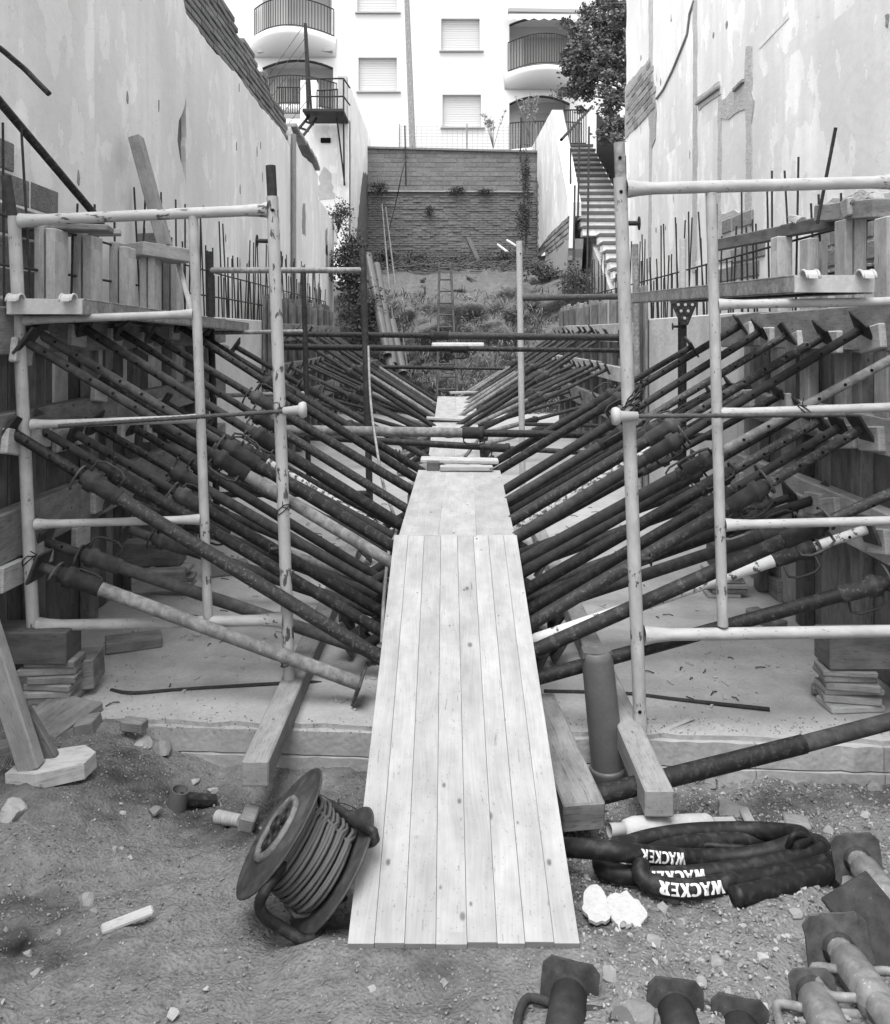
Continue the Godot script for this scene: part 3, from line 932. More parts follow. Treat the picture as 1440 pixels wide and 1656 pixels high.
func sleepers_and_walkway():
	lone("floor_sleeper", Vector3(-0.62, 0.045, -2.62), Vector3(-0.60, 0.055, -6.3), 0.09, 0.085, wood(4), "long square timber on slab taking prop feet on the cable reel side", "timber", "")
	lone("floor_sleeper", Vector3(0.66, 0.035, -2.47), Vector3(0.67, 0.055, -6.3), 0.09, 0.085, wood(4), "long square timber on slab taking prop feet behind the plastic pipe", "timber", "")
	lone("short_beam", Vector3(0.419,0.024,-2.420), Vector3(0.344,0.086,-3.020), 0.13, 0.09, old(5), "short plastered timber end lying beside the wide walkway boards", "timber")
	panel("walkway", [Vector3(-0.222,0.093,-1.830), Vector3(0.307,0.093,-1.830), Vector3(0.311,0.610,-3.480), Vector3(-0.220,0.610,-3.480)], [0, 0.115, 0.245, 0.38, 0.515, 0.645, 0.765, 0.89, 1.0], 0.018, "wide sloping walkway of pale boards rising from the dirt")
	panel("walkway", [Vector3(-0.200,0.609,-3.475), Vector3(0.302,0.609,-3.475), Vector3(0.335,0.652,-4.890), Vector3(-0.162,0.652,-4.890)], [0, 0.34, 0.67, 1.0], 0.022, "level pale walkway panel beyond the sloping boards")
	panel("walkway", [Vector3(-0.168,0.200,-7.300), Vector3(0.331,0.200,-7.300), Vector3(0.363,0.508,-8.900), Vector3(-0.137,0.508,-8.900)], [0, 0.5, 1.0], 0.022, "narrow walkway panel under the crossing light tube")
	panel("walkway", [Vector3(-0.116,0.535,-8.900), Vector3(0.377,0.535,-8.900), Vector3(0.391,0.602,-11.300), Vector3(-0.104,0.602,-11.300)], [0, 0.5, 1.0], 0.022, "farthest narrow walkway panel near the earth bank")
	lone("cross_board", Vector3(-0.149,0.702,-4.980), Vector3(0.329,0.691,-4.980), 0.12, 0.025, wood(5), "pale board lying across walkway on a squat block", "board")
	lone("cross_board", Vector3(-0.030,0.669,-4.860), Vector3(0.288,0.669,-4.860), 0.06, 0.03, M.ply1, "white batten lying on walkway under the raised crossboard", "board")
	lone("support_block", Vector3(-0.109,0.673,-4.900), Vector3(-0.034,0.673,-4.900), 0.08, 0.06, old(2), "squat worn wood block holding up a crossboard", "block")
	lone("cross_board", Vector3(-0.205,0.549,-8.900), Vector3(0.377,0.522,-8.900), 0.07, 0.03, wood(5), "pale batten across the joint of narrow walkway panels", "board")
	lone("cross_board", Vector3(0.070,0.654,-11.300), Vector3(0.570,0.656,-11.400), 0.1, 0.03, wood(1), "grey board across the end of the walkway by the bank", "board")
	lone("loose_stick", Vector3(-0.064,0.416,-7.600), Vector3(0.304,0.398,-7.900), 0.03, 0.03, old(2), "short dark stick lying along the narrow walkway", "stick")
	lone("loose_stick", Vector3(0.185,0.332,-7.500), Vector3(0.352,0.471,-7.900), 0.03, 0.025, old(4), "slanting stick leaning from the tube onto the narrow walkway", "stick")
	# trestles that carry the walkway
	for q in [[3.4, 0.555, 0.44, "joint of sloping and level boards"], [4.75, 0.60, 0.44, "far end of the level boards"], [8.8, 0.45, 0.36, "joint of the narrow boards"], [10.9, 0.55, 0.36, "board end by the earth bank"]]:
		var tr := thing("trestle", Vector3(0, 0, -q[0]), "rough timber trestle under the %s" % q[3], "trestle", "trestles under the walkway")
		var hh: float = q[1]
		for sx in [-1.0, 1.0]:
			timber(tr, "leg", Vector3(q[2] * 0.45 * sx, 0.0, -q[0]), Vector3(q[2] * 0.42 * sx, hh - 0.065, -q[0]), 0.07, 0.07, old(), Vector3.BACK)
		timber(tr, "crossbar", Vector3(-q[2] * 0.5, hh - 0.03, -q[0]), Vector3(q[2] * 0.5, hh - 0.03, -q[0]), 0.08, 0.06, old())

# ---------------------------------------------------------------- steel props
func prop_list() -> Array:
	# head, foot, paint of outer tube, paint of inner tube, share of the length that is inner tube, row
	var L := [
		[Vector3(-1.700,1.450,-3.260),Vector3(0.428,0.085,-3.495), "prop_pale", "rust0", 0.36, 0], [Vector3(-1.726,1.488,-3.400),Vector3(0.513,0.085,-3.580), "steel0", "rust1", 0.36, 0],
		[Vector3(-1.692,1.509,-3.760),Vector3(0.542,0.085,-3.897), "steel2", "rust0", 0.36, 0], [Vector3(-1.690,1.490,-4.185),Vector3(0.560,0.100,-4.185), "steel1", "rust2", 0.32, 0],
		[Vector3(-1.690,1.473,-4.625),Vector3(0.560,0.135,-4.625), "steel0", "rust0", 0.27, 0], [Vector3(-1.690,1.531,-5.109),Vector3(0.556,0.085,-5.109), "steel2", "steel1", 0.25, 0], [Vector3(-1.690,1.458,-5.633),Vector3(0.544,0.085,-5.633), "steel0", "steel2", 0.25, 0],
		[Vector3(-1.735,1.094,-3.200),Vector3(-0.086,0.085,-3.200), "steel1", "steel2", 0.2, 1], [Vector3(-1.763,1.099,-3.420),Vector3(-0.053,0.085,-3.420), "steel0", "rust0", 0.22, 1],
		[Vector3(-1.690,1.044,-3.854),Vector3(-0.006,0.085,-3.854), "rust0", "steel0", 0.25, 1], [Vector3(-1.690,0.978,-4.350),Vector3(-0.237,0.085,-4.350), "rust2", "rust0", 0.25, 1], [Vector3(-1.690,1.071,-4.829),Vector3(-0.004,0.085,-4.829), "flecked", "rust2", 0.3, 1],
		[Vector3(-1.620,0.557,-3.200),Vector3(-0.334,0.085,-3.200), "prop_pale", "rust0", 0.1, 2], [Vector3(-1.720,0.594,-3.440),Vector3(-0.210,0.085,-3.440), "rust1", "rust0", 0.14, 2],
		[Vector3(-1.505,0.559,-3.800),Vector3(-0.090,0.085,-3.800), "rust0", "rust1", 0.12, 2], [Vector3(-1.389,0.488,-4.300),Vector3(-0.195,0.085,-4.300), "prop_pale", "rust0", 0.1, 2],
		[Vector3(-1.717,0.938,-4.700),Vector3(-0.113,0.085,-4.700), "steel2", "rust2", 0.3, 1], [Vector3(-1.687,0.892,-5.100),Vector3(-0.159,0.085,-5.100), "rust2", "steel0", 0.28, 1], [Vector3(-1.658,0.834,-5.600),Vector3(-0.227,0.085,-5.600), "steel0", "rust0", 0.3, 1],
		[Vector3(-1.670,0.470,-5.050),Vector3(-0.752,0.085,-5.050), "rust0", "rust2", 0.2, 2], [Vector3(-1.629,0.549,-5.500),Vector3(-0.496,0.085,-5.500), "steel1", "rust0", 0.2, 2],
		[Vector3(-1.708,1.234,-4.000),Vector3(0.475,0.085,-4.000), "rust2", "steel0", 0.3, 1], [Vector3(-1.662,1.037,-3.600),Vector3(-0.025,0.085,-3.600), "steel2", "rust0", 0.3, 1], [Vector3(-1.662,0.680,-4.000),Vector3(-0.100,0.085,-4.000), "rust2", "rust0", 0.18, 2], [Vector3(-1.648,1.383,-6.300),Vector3(0.560,0.101,-6.300), "steel1", "rust2", 0.25, 0],
		[Vector3(1.695,1.115,-3.800),Vector3(-0.013,0.085,-3.928), "rust0", "rust2", 0.3, 1], [Vector3(1.698,1.082,-3.450),Vector3(0.000,0.085,-3.450), "steel2", "rust0", 0.3, 1], [Vector3(1.788,0.730,-3.750),Vector3(-0.066,0.085,-3.750), "steel2", "rust2", 0.18, 2], [Vector3(1.662,1.397,-5.400),Vector3(-0.463,0.085,-5.728), "rust2", "rust0", 0.25, 0],
		[Vector3(1.706,1.177,-4.800),Vector3(-0.039,0.085,-5.089), "steel2", "rust0", 0.25, 1], [Vector3(1.703,1.104,-5.150),Vector3(-0.053,0.085,-5.367), "rust2", "rust0", 0.3, 1],
		[Vector3(1.723,0.694,-4.350),Vector3(0.061,0.085,-4.350), "steel0", "rust1", 0.2, 2], [Vector3(1.725,0.658,-4.750),Vector3(0.170,0.085,-4.750), "rust2", "rust0", 0.2, 2],
		[Vector3(1.691,1.533,-4.580),Vector3(-0.516,0.085,-5.169), "steel0", "rust0", 0.3, 0], [Vector3(1.690,1.496,-4.290),Vector3(-0.461,0.085,-4.626), "rust2", "rust0", 0.32, 0], [Vector3(1.691,1.480,-3.960),Vector3(-0.503,0.085,-4.311), "rust0", "inner1", 0.36, 0],
		[Vector3(1.689,1.475,-3.570),Vector3(-0.486,0.085,-3.934), "steel1", "inner0", 0.3, 0], [Vector3(1.692,1.505,-3.250),Vector3(-0.455,0.085,-3.667), "rust0", "rust2", 0.34, 0], [Vector3(1.753,1.446,-2.960),Vector3(-0.355,0.085,-3.611), "rust2", "prop_pale", 0.34, 0],
		[Vector3(1.752,1.151,-4.600),Vector3(-0.073,0.085,-4.600), "flecked", "steel2", 0.25, 1], [Vector3(1.709,1.165,-4.100),Vector3(-0.276,0.085,-4.100), "steel2", "steel0", 0.3, 1],
		[Vector3(1.690,1.090,-3.619),Vector3(-0.054,0.085,-3.619), "steel2", "inner1", 0.25, 1], [Vector3(1.690,1.097,-3.255),Vector3(-0.029,0.085,-3.255), "steel1", "inner0", 0.25, 1], [Vector3(1.754,0.934,-2.980),Vector3(-0.167,0.085,-2.980), "steel0", "steel1", 0.2, 1],
		[Vector3(1.690,0.686,-3.923),Vector3(-0.028,0.085,-3.923), "rust1", "rust0", 0.16, 2], [Vector3(1.938,0.746,-3.600),Vector3(-0.063,0.085,-3.600), "rust0", "steel1", 0.2, 2],
		[Vector3(1.690,0.703,-3.207),Vector3(-0.164,0.085,-3.207), "prop_white", "prop_white", 0.14, 2], [Vector3(1.731,0.586,-2.980),Vector3(-0.091,0.085,-2.980), "steel2", "rust0", 0.08, 2],
	]
	return L

func prop(a: Vector3, b: Vector3, om: String, im: String, share: float, label: String, group: String, simple := false):
	# a: head at the wall, b: foot
	var t := thing("steel_prop", b, label, "prop", group)
	var ax := (b - a).normalized()
	var l := a.distance_to(b)
	var r := rng.randf_range(0.0235, 0.029)
	var c := a + ax * l * share
	var sd := 8 if simple else 14
	tube(t, "inner_tube", a + ax * 0.012, c + ax * 0.1, r * 0.76, M[im], -1.0, sd)
	tube(t, "outer_tube", c, b - ax * 0.012, r, M[om], -1.0, sd)
	part(t, "head_plate", boxm(Vector3(0.13, 0.012, 0.12), 0.003), Transform3D(seg(a, b).basis.rotated(ax, rng.randf_range(-0.5, 0.5)), a + ax * 0.006), M["rust%d" % (rng.randi() % 3)])
	part(t, "foot_plate", boxm(Vector3(0.13, 0.012, 0.12), 0.003), Transform3D(seg(a, b).basis.rotated(ax, rng.randf_range(-0.5, 0.5)), b - ax * 0.006), M["rust%d" % (rng.randi() % 3)])
	var key := "collar%d" % int(r * 4000)
	if not cache.has(key):
		cache[key] = lathem([Vector2(r, -0.13), Vector2(r + 0.006, -0.125), Vector2(r + 0.007, -0.02), Vector2(r + 0.016, -0.015), Vector2(r + 0.016, 0.015), Vector2(r + 0.005, 0.02), Vector2(r + 0.004, 0.04), Vector2(r * 0.75, 0.042)], sd)
	var cx := seg(b, a)
	cx.origin = c
	part(t, "collar", cache[key], cx, M[["rust0", "rust2", "steel1", "rust1"][rng.randi() % 4]])
	if simple: return
	# handle of bent rod beside the collar
	var roll := rng.randf() * TAU
	var u := cx.basis.x.rotated(ax, roll)
	var hs := []
	for p in [[0.03, 0.03], [0.03, 0.075], [0.0, 0.09], [-0.07, 0.09], [-0.1, 0.075], [-0.1, 0.035]]:
		hs.append(c - ax * p[0] + u * p[1])
	part(t, "handle", sweepm(hs, 0.0055, 6), Transform3D(), M.rust0)
	var rd := []
	var w := ax.cross(u)
	for k in 11:
		var an := -0.3 + k * 0.37
		rd.append(c - ax * 0.055 + u * (cos(an) * (r + 0.004 + k * 0.0035)) + w * sin(an) * (r + 0.012))
	part(t, "locking_pin", sweepm(rd, 0.0055, 6), Transform3D(), M.rust1)
	# rows of pin holes through the inner tube
	var st := begin()
	var q := 0.09
	var side := ax.cross(Vector3.BACK).normalized()
	var hole := Vector3.BACK * 0.9 + side * rng.randf_range(-0.5, 0.5)
	hole = (hole - ax * hole.dot(ax)).normalized()
	while q < l * share - 0.08:
		var hx := seg(a + ax * q - hole * (r * 0.76 + 0.0006), a + ax * q + hole * (r * 0.76 + 0.0006))
		var hl := (r * 0.76 + 0.0006) * 2.0
		add_lathe(st, hx, [Vector2(0, -hl * 0.5), Vector2(0.0065, -hl * 0.5), Vector2(0.0065, hl * 0.5), Vector2(0, hl * 0.5)], 8)
		q += 0.105
	if l * share > 0.2: part(t, "pin_holes", done(st), Transform3D(), M.dark).set_meta("kind", "stuff")

func props():
	var rows := ["top", "middle", "lowest"]
	var nth := ["first", "second", "third", "fourth", "fifth", "sixth", "seventh", "eighth", "ninth", "tenth", "eleventh"]
	for p in prop_list():
		var left: bool = p[0].x < 0
		var rank := 0
		for q in prop_list():
			if (q[0].x < 0) == left and q[5] == p[5] and (q[0].z > p[0].z if left else q[0].z < p[0].z): rank += 1
		var label := "steel prop, %s whaler, %s side, %s from %s" % [rows[p[5]], "brick-topped wall" if left else "white wall", nth[rank], "trampled soil" if left else "bare concrete"]
		var look := "rusty dark"
		if p[2] == "prop_white": look = "white-painted"
		elif p[2] == "flecked": look = "paint-flecked"
		elif p[2] == "prop_pale": look = "pale worn"
		prop(p[0], p[1], p[2], p[3], p[4], look + " " + label, "props on the %s side, %s row" % ["brick-topped wall" if left else "white wall", rows[p[5]]])
	# the distant ranks
	for s in [-1.0, 1.0]:
		var d := 8.75 if s < 0 else 8.35
		var k := 0
		while d < 12.4:
			for row in 3:
				if row == 2 and k % 2 == 1: continue
				var hy: float = [1.5, 1.1, 0.7][row] + rng.randf_range(-0.03, 0.03)
				var om: String = ["steel0", "steel2", "rust0", "rust2", "steel1", "prop_pale"][rng.randi() % 6]
				prop(Vector3(1.69 * s, hy, -d), Vector3(-0.5 * s + rng.randf_range(-0.05, 0.05), 0.08, -d - 0.05 + rng.randf_range(-0.06, 0.06)), om, "rust0", 0.3, "distant crossed steel prop, %s, %s row, %s towards the bank" % ["pipe side" if s < 0 else "stair side", rows[row], nth[k]], "distant crossed props, %s" % ("pipe side" if s < 0 else "stair side"), true)
			d += 0.42 + rng.randf_range(-0.05, 0.05)
			k += 1
	# tubes laid across from wall to wall
	cross_prop(Vector3(-1.361,1.480,-6.600), Vector3(1.437,1.450,-6.600), 0.03, "steel1", "rust2", "dark steel prop spanning wall to wall, highest of the crossing tubes")
	cross_prop(Vector3(1.469,1.340,-6.750), Vector3(-1.402,1.371,-6.750), 0.027, "steel2", "steel0", "slim dark prop spanning wall to wall with pin holes")
	cross_prop(Vector3(1.988,0.773,-5.500), Vector3(-1.121,0.824,-5.500), 0.034, "prop_pale", "steel2", "pale steel tube crossing low over the narrow walkway", 0.56)
	cross_prop(Vector3(1.831,0.555,-5.950), Vector3(-1.192,0.693,-6.200), 0.026, "steel0", "rust0", "dark prop crossing just behind the low pale tube")
	cross_prop(Vector3(1.062,0.976,-11.500), Vector3(-1.062,1.011,-11.500), 0.028, "steel2", "steel0", "short dark tube crossing before the foot of the earth bank")
	var lt := lone("light_batten", Vector3(-0.106,1.394,-6.550), Vector3(0.317,1.394,-6.550), 0.03, 0.03, M.paper, "white batten tied to the crossing dark props", "batten")
	lt.set_meta("category", "batten")

func cross_prop(a: Vector3, b: Vector3, r: float, om: String, im: String, label: String, share := 0.45):
	var t := thing("crossing_prop", (a + b) * 0.5, label, "prop")
	var c := a.lerp(b, share)
	var ax := (b - a).normalized()
	tube(t, "inner_tube", a, c + ax * 0.1, r * 0.76, M[im])
	tube(t, "outer_tube", c, b, r, M[om])
	var cx := seg(b, a)
	cx.origin = c
	part(t, "collar", lathem([Vector2(r, -0.13), Vector2(r + 0.007, -0.125), Vector2(r + 0.007, -0.02), Vector2(r + 0.014, -0.015), Vector2(r + 0.014, 0.015), Vector2(r * 0.75, 0.02)], 14), cx, M.rust2)
	var u := Vector3(0, -1, 0.4).normalized()
	var hs := []
	for p in [[0.03, 0.03], [0.02, 0.07], [-0.02, 0.085], [-0.09, 0.085], [-0.12, 0.06], [-0.12, 0.03]]:
		hs.append(c - ax * p[0] + u * p[1])
	part(t, "handle", sweepm(hs, 0.006, 6), Transform3D(), M.iron)
	for e in [[a, 1.0], [b, -1.0]]:
		part(t, "end_plate", boxm(Vector3(0.13, 0.012, 0.13), 0.003), Transform3D(seg(a, b).basis, e[0]), M.rust0)
	var st := begin()
	var n := int(a.distance_to(c) / 0.11)
	for k in n:
		var p := a.lerp(c, (k + 0.5) / n)
		add_lathe(st, seg(p - Vector3(0, 0, r * 0.76 + 0.0006), p + Vector3(0, 0, r * 0.76 + 0.0006)), [Vector2(0, -r * 0.76 - 0.0006), Vector2(0.007, -r * 0.76 - 0.0006), Vector2(0.007, r * 0.76 + 0.0006), Vector2(0, r * 0.76 + 0.0006)], 8)
	part(t, "pin_holes", done(st), Transform3D(), M.dark).set_meta("kind", "stuff")

# ---------------------------------------------------------------- scaffolding
func flared(t: Node, called: String, a: Vector3, b: Vector3, r: float, fa: float, fb: float, m: Material):
	# tube whose flattened ends widen towards the posts
	var l := a.distance_to(b)
	var h := l * 0.5
	var pr := [Vector2(fa, -h), Vector2(lerpf(fa, r, 0.6), -h + 0.04), Vector2(r, -h + 0.1), Vector2(r, h - 0.1), Vector2(lerpf(fb, r, 0.6), h - 0.04), Vector2(fb, h)]
	var st := begin(true)
	add_lathe(st, Transform3D(), pr, 14)
	part(t, called, done(st), seg(a, b), m)

func lock_pin(t: Node, a: Vector3, b: Vector3):
	tube(t, "lock_pin", a, b, 0.009, M.iron, -1.0, 8)
	var ring := []
	for k in 12:
		var an := TAU * k / 12
		ring.append(b + Vector3(0, sin(an) * 0.022, cos(an) * 0.012))
	part(t, "pin_ring", sweepm(ring, 0.004, 5, true), Transform3D(), M.iron)

func hole(t: Node, p: Vector3):
	part(t, "pin_hole", lathem([Vector2(0.007, 0), Vector2(0, 0.0008)], 8), Transform3D(Basis(Vector3.RIGHT, PI * 0.5), p), M.dark)

func wire_tie(t: Node, p: Vector3, r: float, ax: Vector3, sd: int):
	var rr := RandomNumberGenerator.new()
	rr.seed = sd
	var u := ax.cross(Vector3(0.2, 0.3, 1)).normalized()
	var w := ax.cross(u)
	var pts := []
	for k in 22:
		var an := TAU * k / 8.0
		pts.append(p + (u * cos(an) + w * sin(an)) * (r + 0.004) + ax * (0.02 * sin(k * 0.9) + rr.randf_range(-0.006, 0.006)))
	for k in 3: pts.append(pts[-1] + Vector3(rr.randf_range(-0.02, 0.02), rr.randf_range(-0.005, 0.03), 0.012))
	part(t, "wire_tie", sweepm(pts, 0.0022, 4), Transform3D(), M.iron)

func deck(p: Vector3, q: Vector3, w: float, label: String):
	# pressed steel plank: top sheet, turned-down sides, end hooks
	var t := thing("scaffold_deck", (p + q) * 0.5, label, "scaffold deck")
	var x := beam(p, q)
	var l := p.distance_to(q)
	part(t, "deck_sheet", boxm(Vector3(l, 0.006, w), 0.001), x, M.galv)
	for s in [-1.0, 1.0]:
		part(t, "deck_side", boxm(Vector3(l, 0.055, 0.006), 0.001), x * at(Vector3(0, -0.031, s * (w * 0.5 - 0.004))), M.galv)
		part(t, "deck_lip", boxm(Vector3(l, 0.005, 0.03), 0.001), x * at(Vector3(0, -0.061, s * (w * 0.5 - 0.02))), M.galv)
	part(t, "end_plate", boxm(Vector3(0.01, 0.06, w * 0.98), 0.001), x * at(Vector3(-l * 0.5 - 0.006, -0.03, 0)), M.galv_pale)
	for s in [-0.34, 0.34]:
		var st := begin(true)
		var arc := []
		for k in 9:
			var an := PI * k / 8.0
			arc.append(Vector3(-cos(an) * 0.03, sin(an) * 0.03, 0))
		for side in [-0.022, 0.022]:
			var pts := []
			for k in arc: pts.append(k + Vector3(0, 0, side))
			add_sweep(st, pts, 0.005, 5)
		for k in 8:
			quad(st, arc[k] + Vector3(0, 0, -0.022), arc[k + 1] + Vector3(0, 0, -0.022), arc[k + 1] + Vector3(0, 0, 0.022), arc[k] + Vector3(0, 0, 0.022))
			quad(st, arc[k] * 0.8 + Vector3(0, 0, 0.022), arc[k + 1] * 0.8 + Vector3(0, 0, 0.022), arc[k + 1] * 0.8 + Vector3(0, 0, -0.022), arc[k] * 0.8 + Vector3(0, 0, -0.022))
		part(t, "hook", done(st), x * Transform3D(Basis(), Vector3(-l * 0.5 - 0.03, -0.012, s * w)), M.galv_pale)

func tied_rebar(a: Vector3, b: Vector3, label: String):
	var t := thing("tied_rebar", (a + b) * 0.5, label, "rebar")
	var st := begin(true)
	var l := a.distance_to(b)
	var n := int(l / 0.012)
	var pr := []
	for k in n + 1:
		pr.append(Vector2(0.0075 + (0.0018 if k % 2 == 0 else 0.0), -l * 0.5 + l * k / n))
	add_lathe(st, Transform3D(), pr, 8)
	part(t, "bar", done(st), seg(a, b), M.rust1)
	var e := seg(a, b)
	e.origin = b
	part(t, "safety_cap", lathem([Vector2(0, -0.07), Vector2(0.016, -0.07), Vector2(0.02, -0.01), Vector2(0.03, -0.004), Vector2(0.034, 0.008), Vector2(0.03, 0.02), Vector2(0.0, 0.024)], 14), e, M.cap)

func scaffolds():
	var t := thing("scaffold", Vector3(-1.137,-0.045,-3.250), "chipped white scaffold frame standing before the brick-topped wall", "scaffold")
	var r := 0.0245
	tube(t, "upright", Vector3(-1.742,1.955,-3.250), Vector3(-1.650,-0.050,-3.250), r, M.paint)
	tube(t, "spigot", Vector3(-1.775,2.117,-3.250), Vector3(-1.750,1.950,-3.250), 0.0205, M.rust2)
	tube(t, "upright", Vector3(-0.698,2.035,-3.250), Vector3(-0.625,-0.040,-3.250), r, M.paint_chip)
	tube(t, "spigot", Vector3(-0.705,2.160,-3.250), Vector3(-0.698,2.025,-3.250), 0.0205, M.rust2)
	tube(t, "inner_upright", Vector3(-1.018,1.955,-3.250), Vector3(-0.958,0.330,-3.250), 0.0195, M.paint)
	flared(t, "top_rail", Vector3(-1.718,1.938,-3.250), Vector3(-0.713,1.982,-3.250), 0.0225, 0.03, 0.034, M.paint_chip)
	flared(t, "rung", Vector3(-1.700,1.535,-3.250), Vector3(-1.015,1.560,-3.250), 0.0165, 0.024, 0.024, M.paint)
	flared(t, "rung", Vector3(-1.670,1.113,-3.250), Vector3(-1.000,1.137,-3.250), 0.0165, 0.024, 0.022, M.paint)
	flared(t, "rung", Vector3(-1.655,0.710,-3.250), Vector3(-0.985,0.730,-3.250), 0.0165, 0.024, 0.024, M.paint)
	flared(t, "bottom_rail", Vector3(-1.643,0.300,-3.250), Vector3(-0.652,0.325,-3.250), 0.022, 0.034, 0.036, M.paint)
	lock_pin(t, Vector3(-0.715,1.855,-3.250), Vector3(-0.760,1.857,-3.250))
	lock_pin(t, Vector3(-0.670,0.610,-3.250), Vector3(-0.708,0.610,-3.250))
	hole(t, Vector3(-0.622,0.042,-3.222))
	hole(t, Vector3(-1.641,0.028,-3.222))
	hole(t, Vector3(-0.691,1.976,-3.222))
	wire_tie(t, Vector3(-0.652,0.775,-3.250), 0.0245, Vector3(0.03, -1, 0), 4)
	wire_tie(t, Vector3(-0.635,0.155,-3.250), 0.0245, Vector3(0.03, -1, 0), 5)
	wire_tie(t, Vector3(-1.010,0.317,-3.250), 0.022, Vector3(1, 0.02, 0), 6)
	wire_tie(t, Vector3(-1.680,0.568,-3.250), 0.0245, Vector3(0.03, -1, 0), 7)
	wire_tie(t, Vector3(-0.662,1.172,-3.250), 0.0245, Vector3(0.03, -1, 0), 8)
	var u := thing("scaffold", Vector3(1.168,0.042,-2.920), "white scaffold frame standing before the white chased wall", "scaffold")
	tube(u, "upright", Vector3(0.636,2.046,-2.920), Vector3(0.710,0.042,-2.920), r, M.paint)
	tube(u, "spigot", Vector3(0.633,2.174,-2.920), Vector3(0.638,2.037,-2.920), 0.0205, M.galv)
	tube(u, "inner_upright", Vector3(0.966,1.992,-2.920), Vector3(1.009,0.420,-2.920), 0.0195, M.paint)
	tube(u, "upright", Vector3(1.667,2.053,-2.920), Vector3(1.741,0.047,-2.920), r, M.paint)
	flared(u, "top_rail", Vector3(0.658,2.006,-2.920), Vector3(1.651,2.033,-2.920), 0.0225, 0.034, 0.034, M.paint)
	flared(u, "rung", Vector3(0.988,1.586,-2.920), Vector3(1.685,1.599,-2.920), 0.0165, 0.024, 0.024, M.paint)
	flared(u, "rung", Vector3(0.997,1.192,-2.920), Vector3(1.698,1.217,-2.920), 0.0165, 0.022, 0.024, M.paint)
	flared(u, "rung", Vector3(1.015,0.786,-2.920), Vector3(1.712,0.804,-2.920), 0.0165, 0.025, 0.024, M.paint)
	flared(u, "bottom_rail", Vector3(0.723,0.386,-2.920), Vector3(1.725,0.402,-2.920), 0.022, 0.036, 0.034, M.paint)
	lock_pin(u, Vector3(0.658,1.882,-2.920), Vector3(0.705,1.882,-2.920))
	lock_pin(u, Vector3(0.710,0.660,-2.920), Vector3(0.748,0.662,-2.920))
	hole(u, Vector3(0.701,0.119,-2.892))
	hole(u, Vector3(0.631,2.115,-2.898))
	hole(u, Vector3(0.634,1.992,-2.894))
	for k in 5:
		wire_tie(u, Vector3(0.669,1.210,-2.920) + Vector3(0.004 * k, 0.02 * k - 0.02, 0.0), 0.0245 + 0.004 * k, Vector3(0.2 * k - 0.3, -1, 0.1), 20 + k)
	wire_tie(u, Vector3(1.303,1.201,-2.920), 0.017, Vector3(1, 0.02, 0), 9)
	tied_rebar(Vector3(-1.543,1.112,-3.210), Vector3(-0.574,1.177,-3.200), "ribbed bar with mushroom cap tied to the chipped scaffold frame")
	tied_rebar(Vector3(1.429,1.190,-2.880), Vector3(0.618,1.186,-2.870), "ribbed bar with mushroom cap tied to the frame before white wall")
	deck(Vector3(-1.575,1.617,-3.170), Vector3(-1.624,1.559,-6.050), 0.30, "white-splashed steel scaffold deck beside the brick-topped wall")
	deck(Vector3(1.382,1.687,-2.860), Vector3(1.370,1.745,-5.300), 0.29, "rusty steel scaffold deck beside the white chased wall")
	# second pair of frames behind
	var v := thing("scaffold", Vector3(-1.157,0.000,-5.900), "rusty grey scaffold frame at the far end of the splashed deck", "scaffold")
	tube(v, "upright", Vector3(-1.734,2.084,-5.900), Vector3(-1.670,0.000,-5.900), r, M.rust2)
	tube(v, "upright", Vector3(-0.604,2.106,-5.900), Vector3(-0.545,0.000,-5.900), r, M.rust0)
	tube(v, "inner_upright", Vector3(-1.039,1.925,-5.900), Vector3(-0.998,0.318,-5.900), 0.0195, M.rust2)
	tube(v, "top_rail", Vector3(-1.720,1.947,-5.900), Vector3(-0.613,1.947,-5.900), 0.0225, M.galv)
	tube(v, "rung", Vector3(-1.706,1.489,-5.900), Vector3(-1.035,1.498,-5.900), 0.0165, M.galv)
	tube(v, "rung", Vector3(-1.697,1.026,-5.900), Vector3(-1.026,1.044,-5.900), 0.0165, M.galv)
	tube(v, "bottom_rail", Vector3(-1.679,0.300,-5.900), Vector3(-0.549,0.309,-5.900), 0.022, M.rust0)
	var w := thing("scaffold", Vector3(1.174,0.005,-7.100), "pale weathered scaffold frame beyond the level walkway panel", "scaffold")
	tube(w, "upright", Vector3(0.655,2.299,-7.100), Vector3(0.688,-0.000,-7.100), 0.027, M.galv_pale)
	tube(w, "upright", Vector3(1.682,2.272,-7.100), Vector3(1.709,-0.000,-7.100), 0.027, M.galv)
	tube(w, "top_rail", Vector3(0.688,1.797,-7.100), Vector3(1.688,1.813,-7.100), 0.028, M.rust1)
	tube(w, "rung", Vector3(0.683,0.683,-7.100), Vector3(1.699,0.661,-7.100), 0.017, M.rust2)
	hole(w, Vector3(0.663,2.187,-7.070))
	var g := thing("upright_prop", Vector3(1.694,-0.011,-5.750), "dark upright prop with perforated plate before the bare concrete", "prop")
	tube(g, "outer_tube", Vector3(1.694,-0.011,-5.750), Vector3(1.698,1.657,-5.750), 0.031, M.steel2)
	tube(g, "inner_tube", Vector3(1.698,1.657,-5.750), Vector3(1.703,2.161,-5.750), 0.024, M.galv_pale)
	var pl := begin()
	add_extrude(pl, Transform3D(), PackedVector2Array([Vector2(-0.12, 0.12), Vector2(0.12, 0.12), Vector2(0.03, -0.1), Vector2(-0.02, -0.1)]), 0.008)
	part(g, "perforated_plate", done(pl), at(Vector3(1.695,1.643,-5.710)), M.iron)
	var dots := begin()
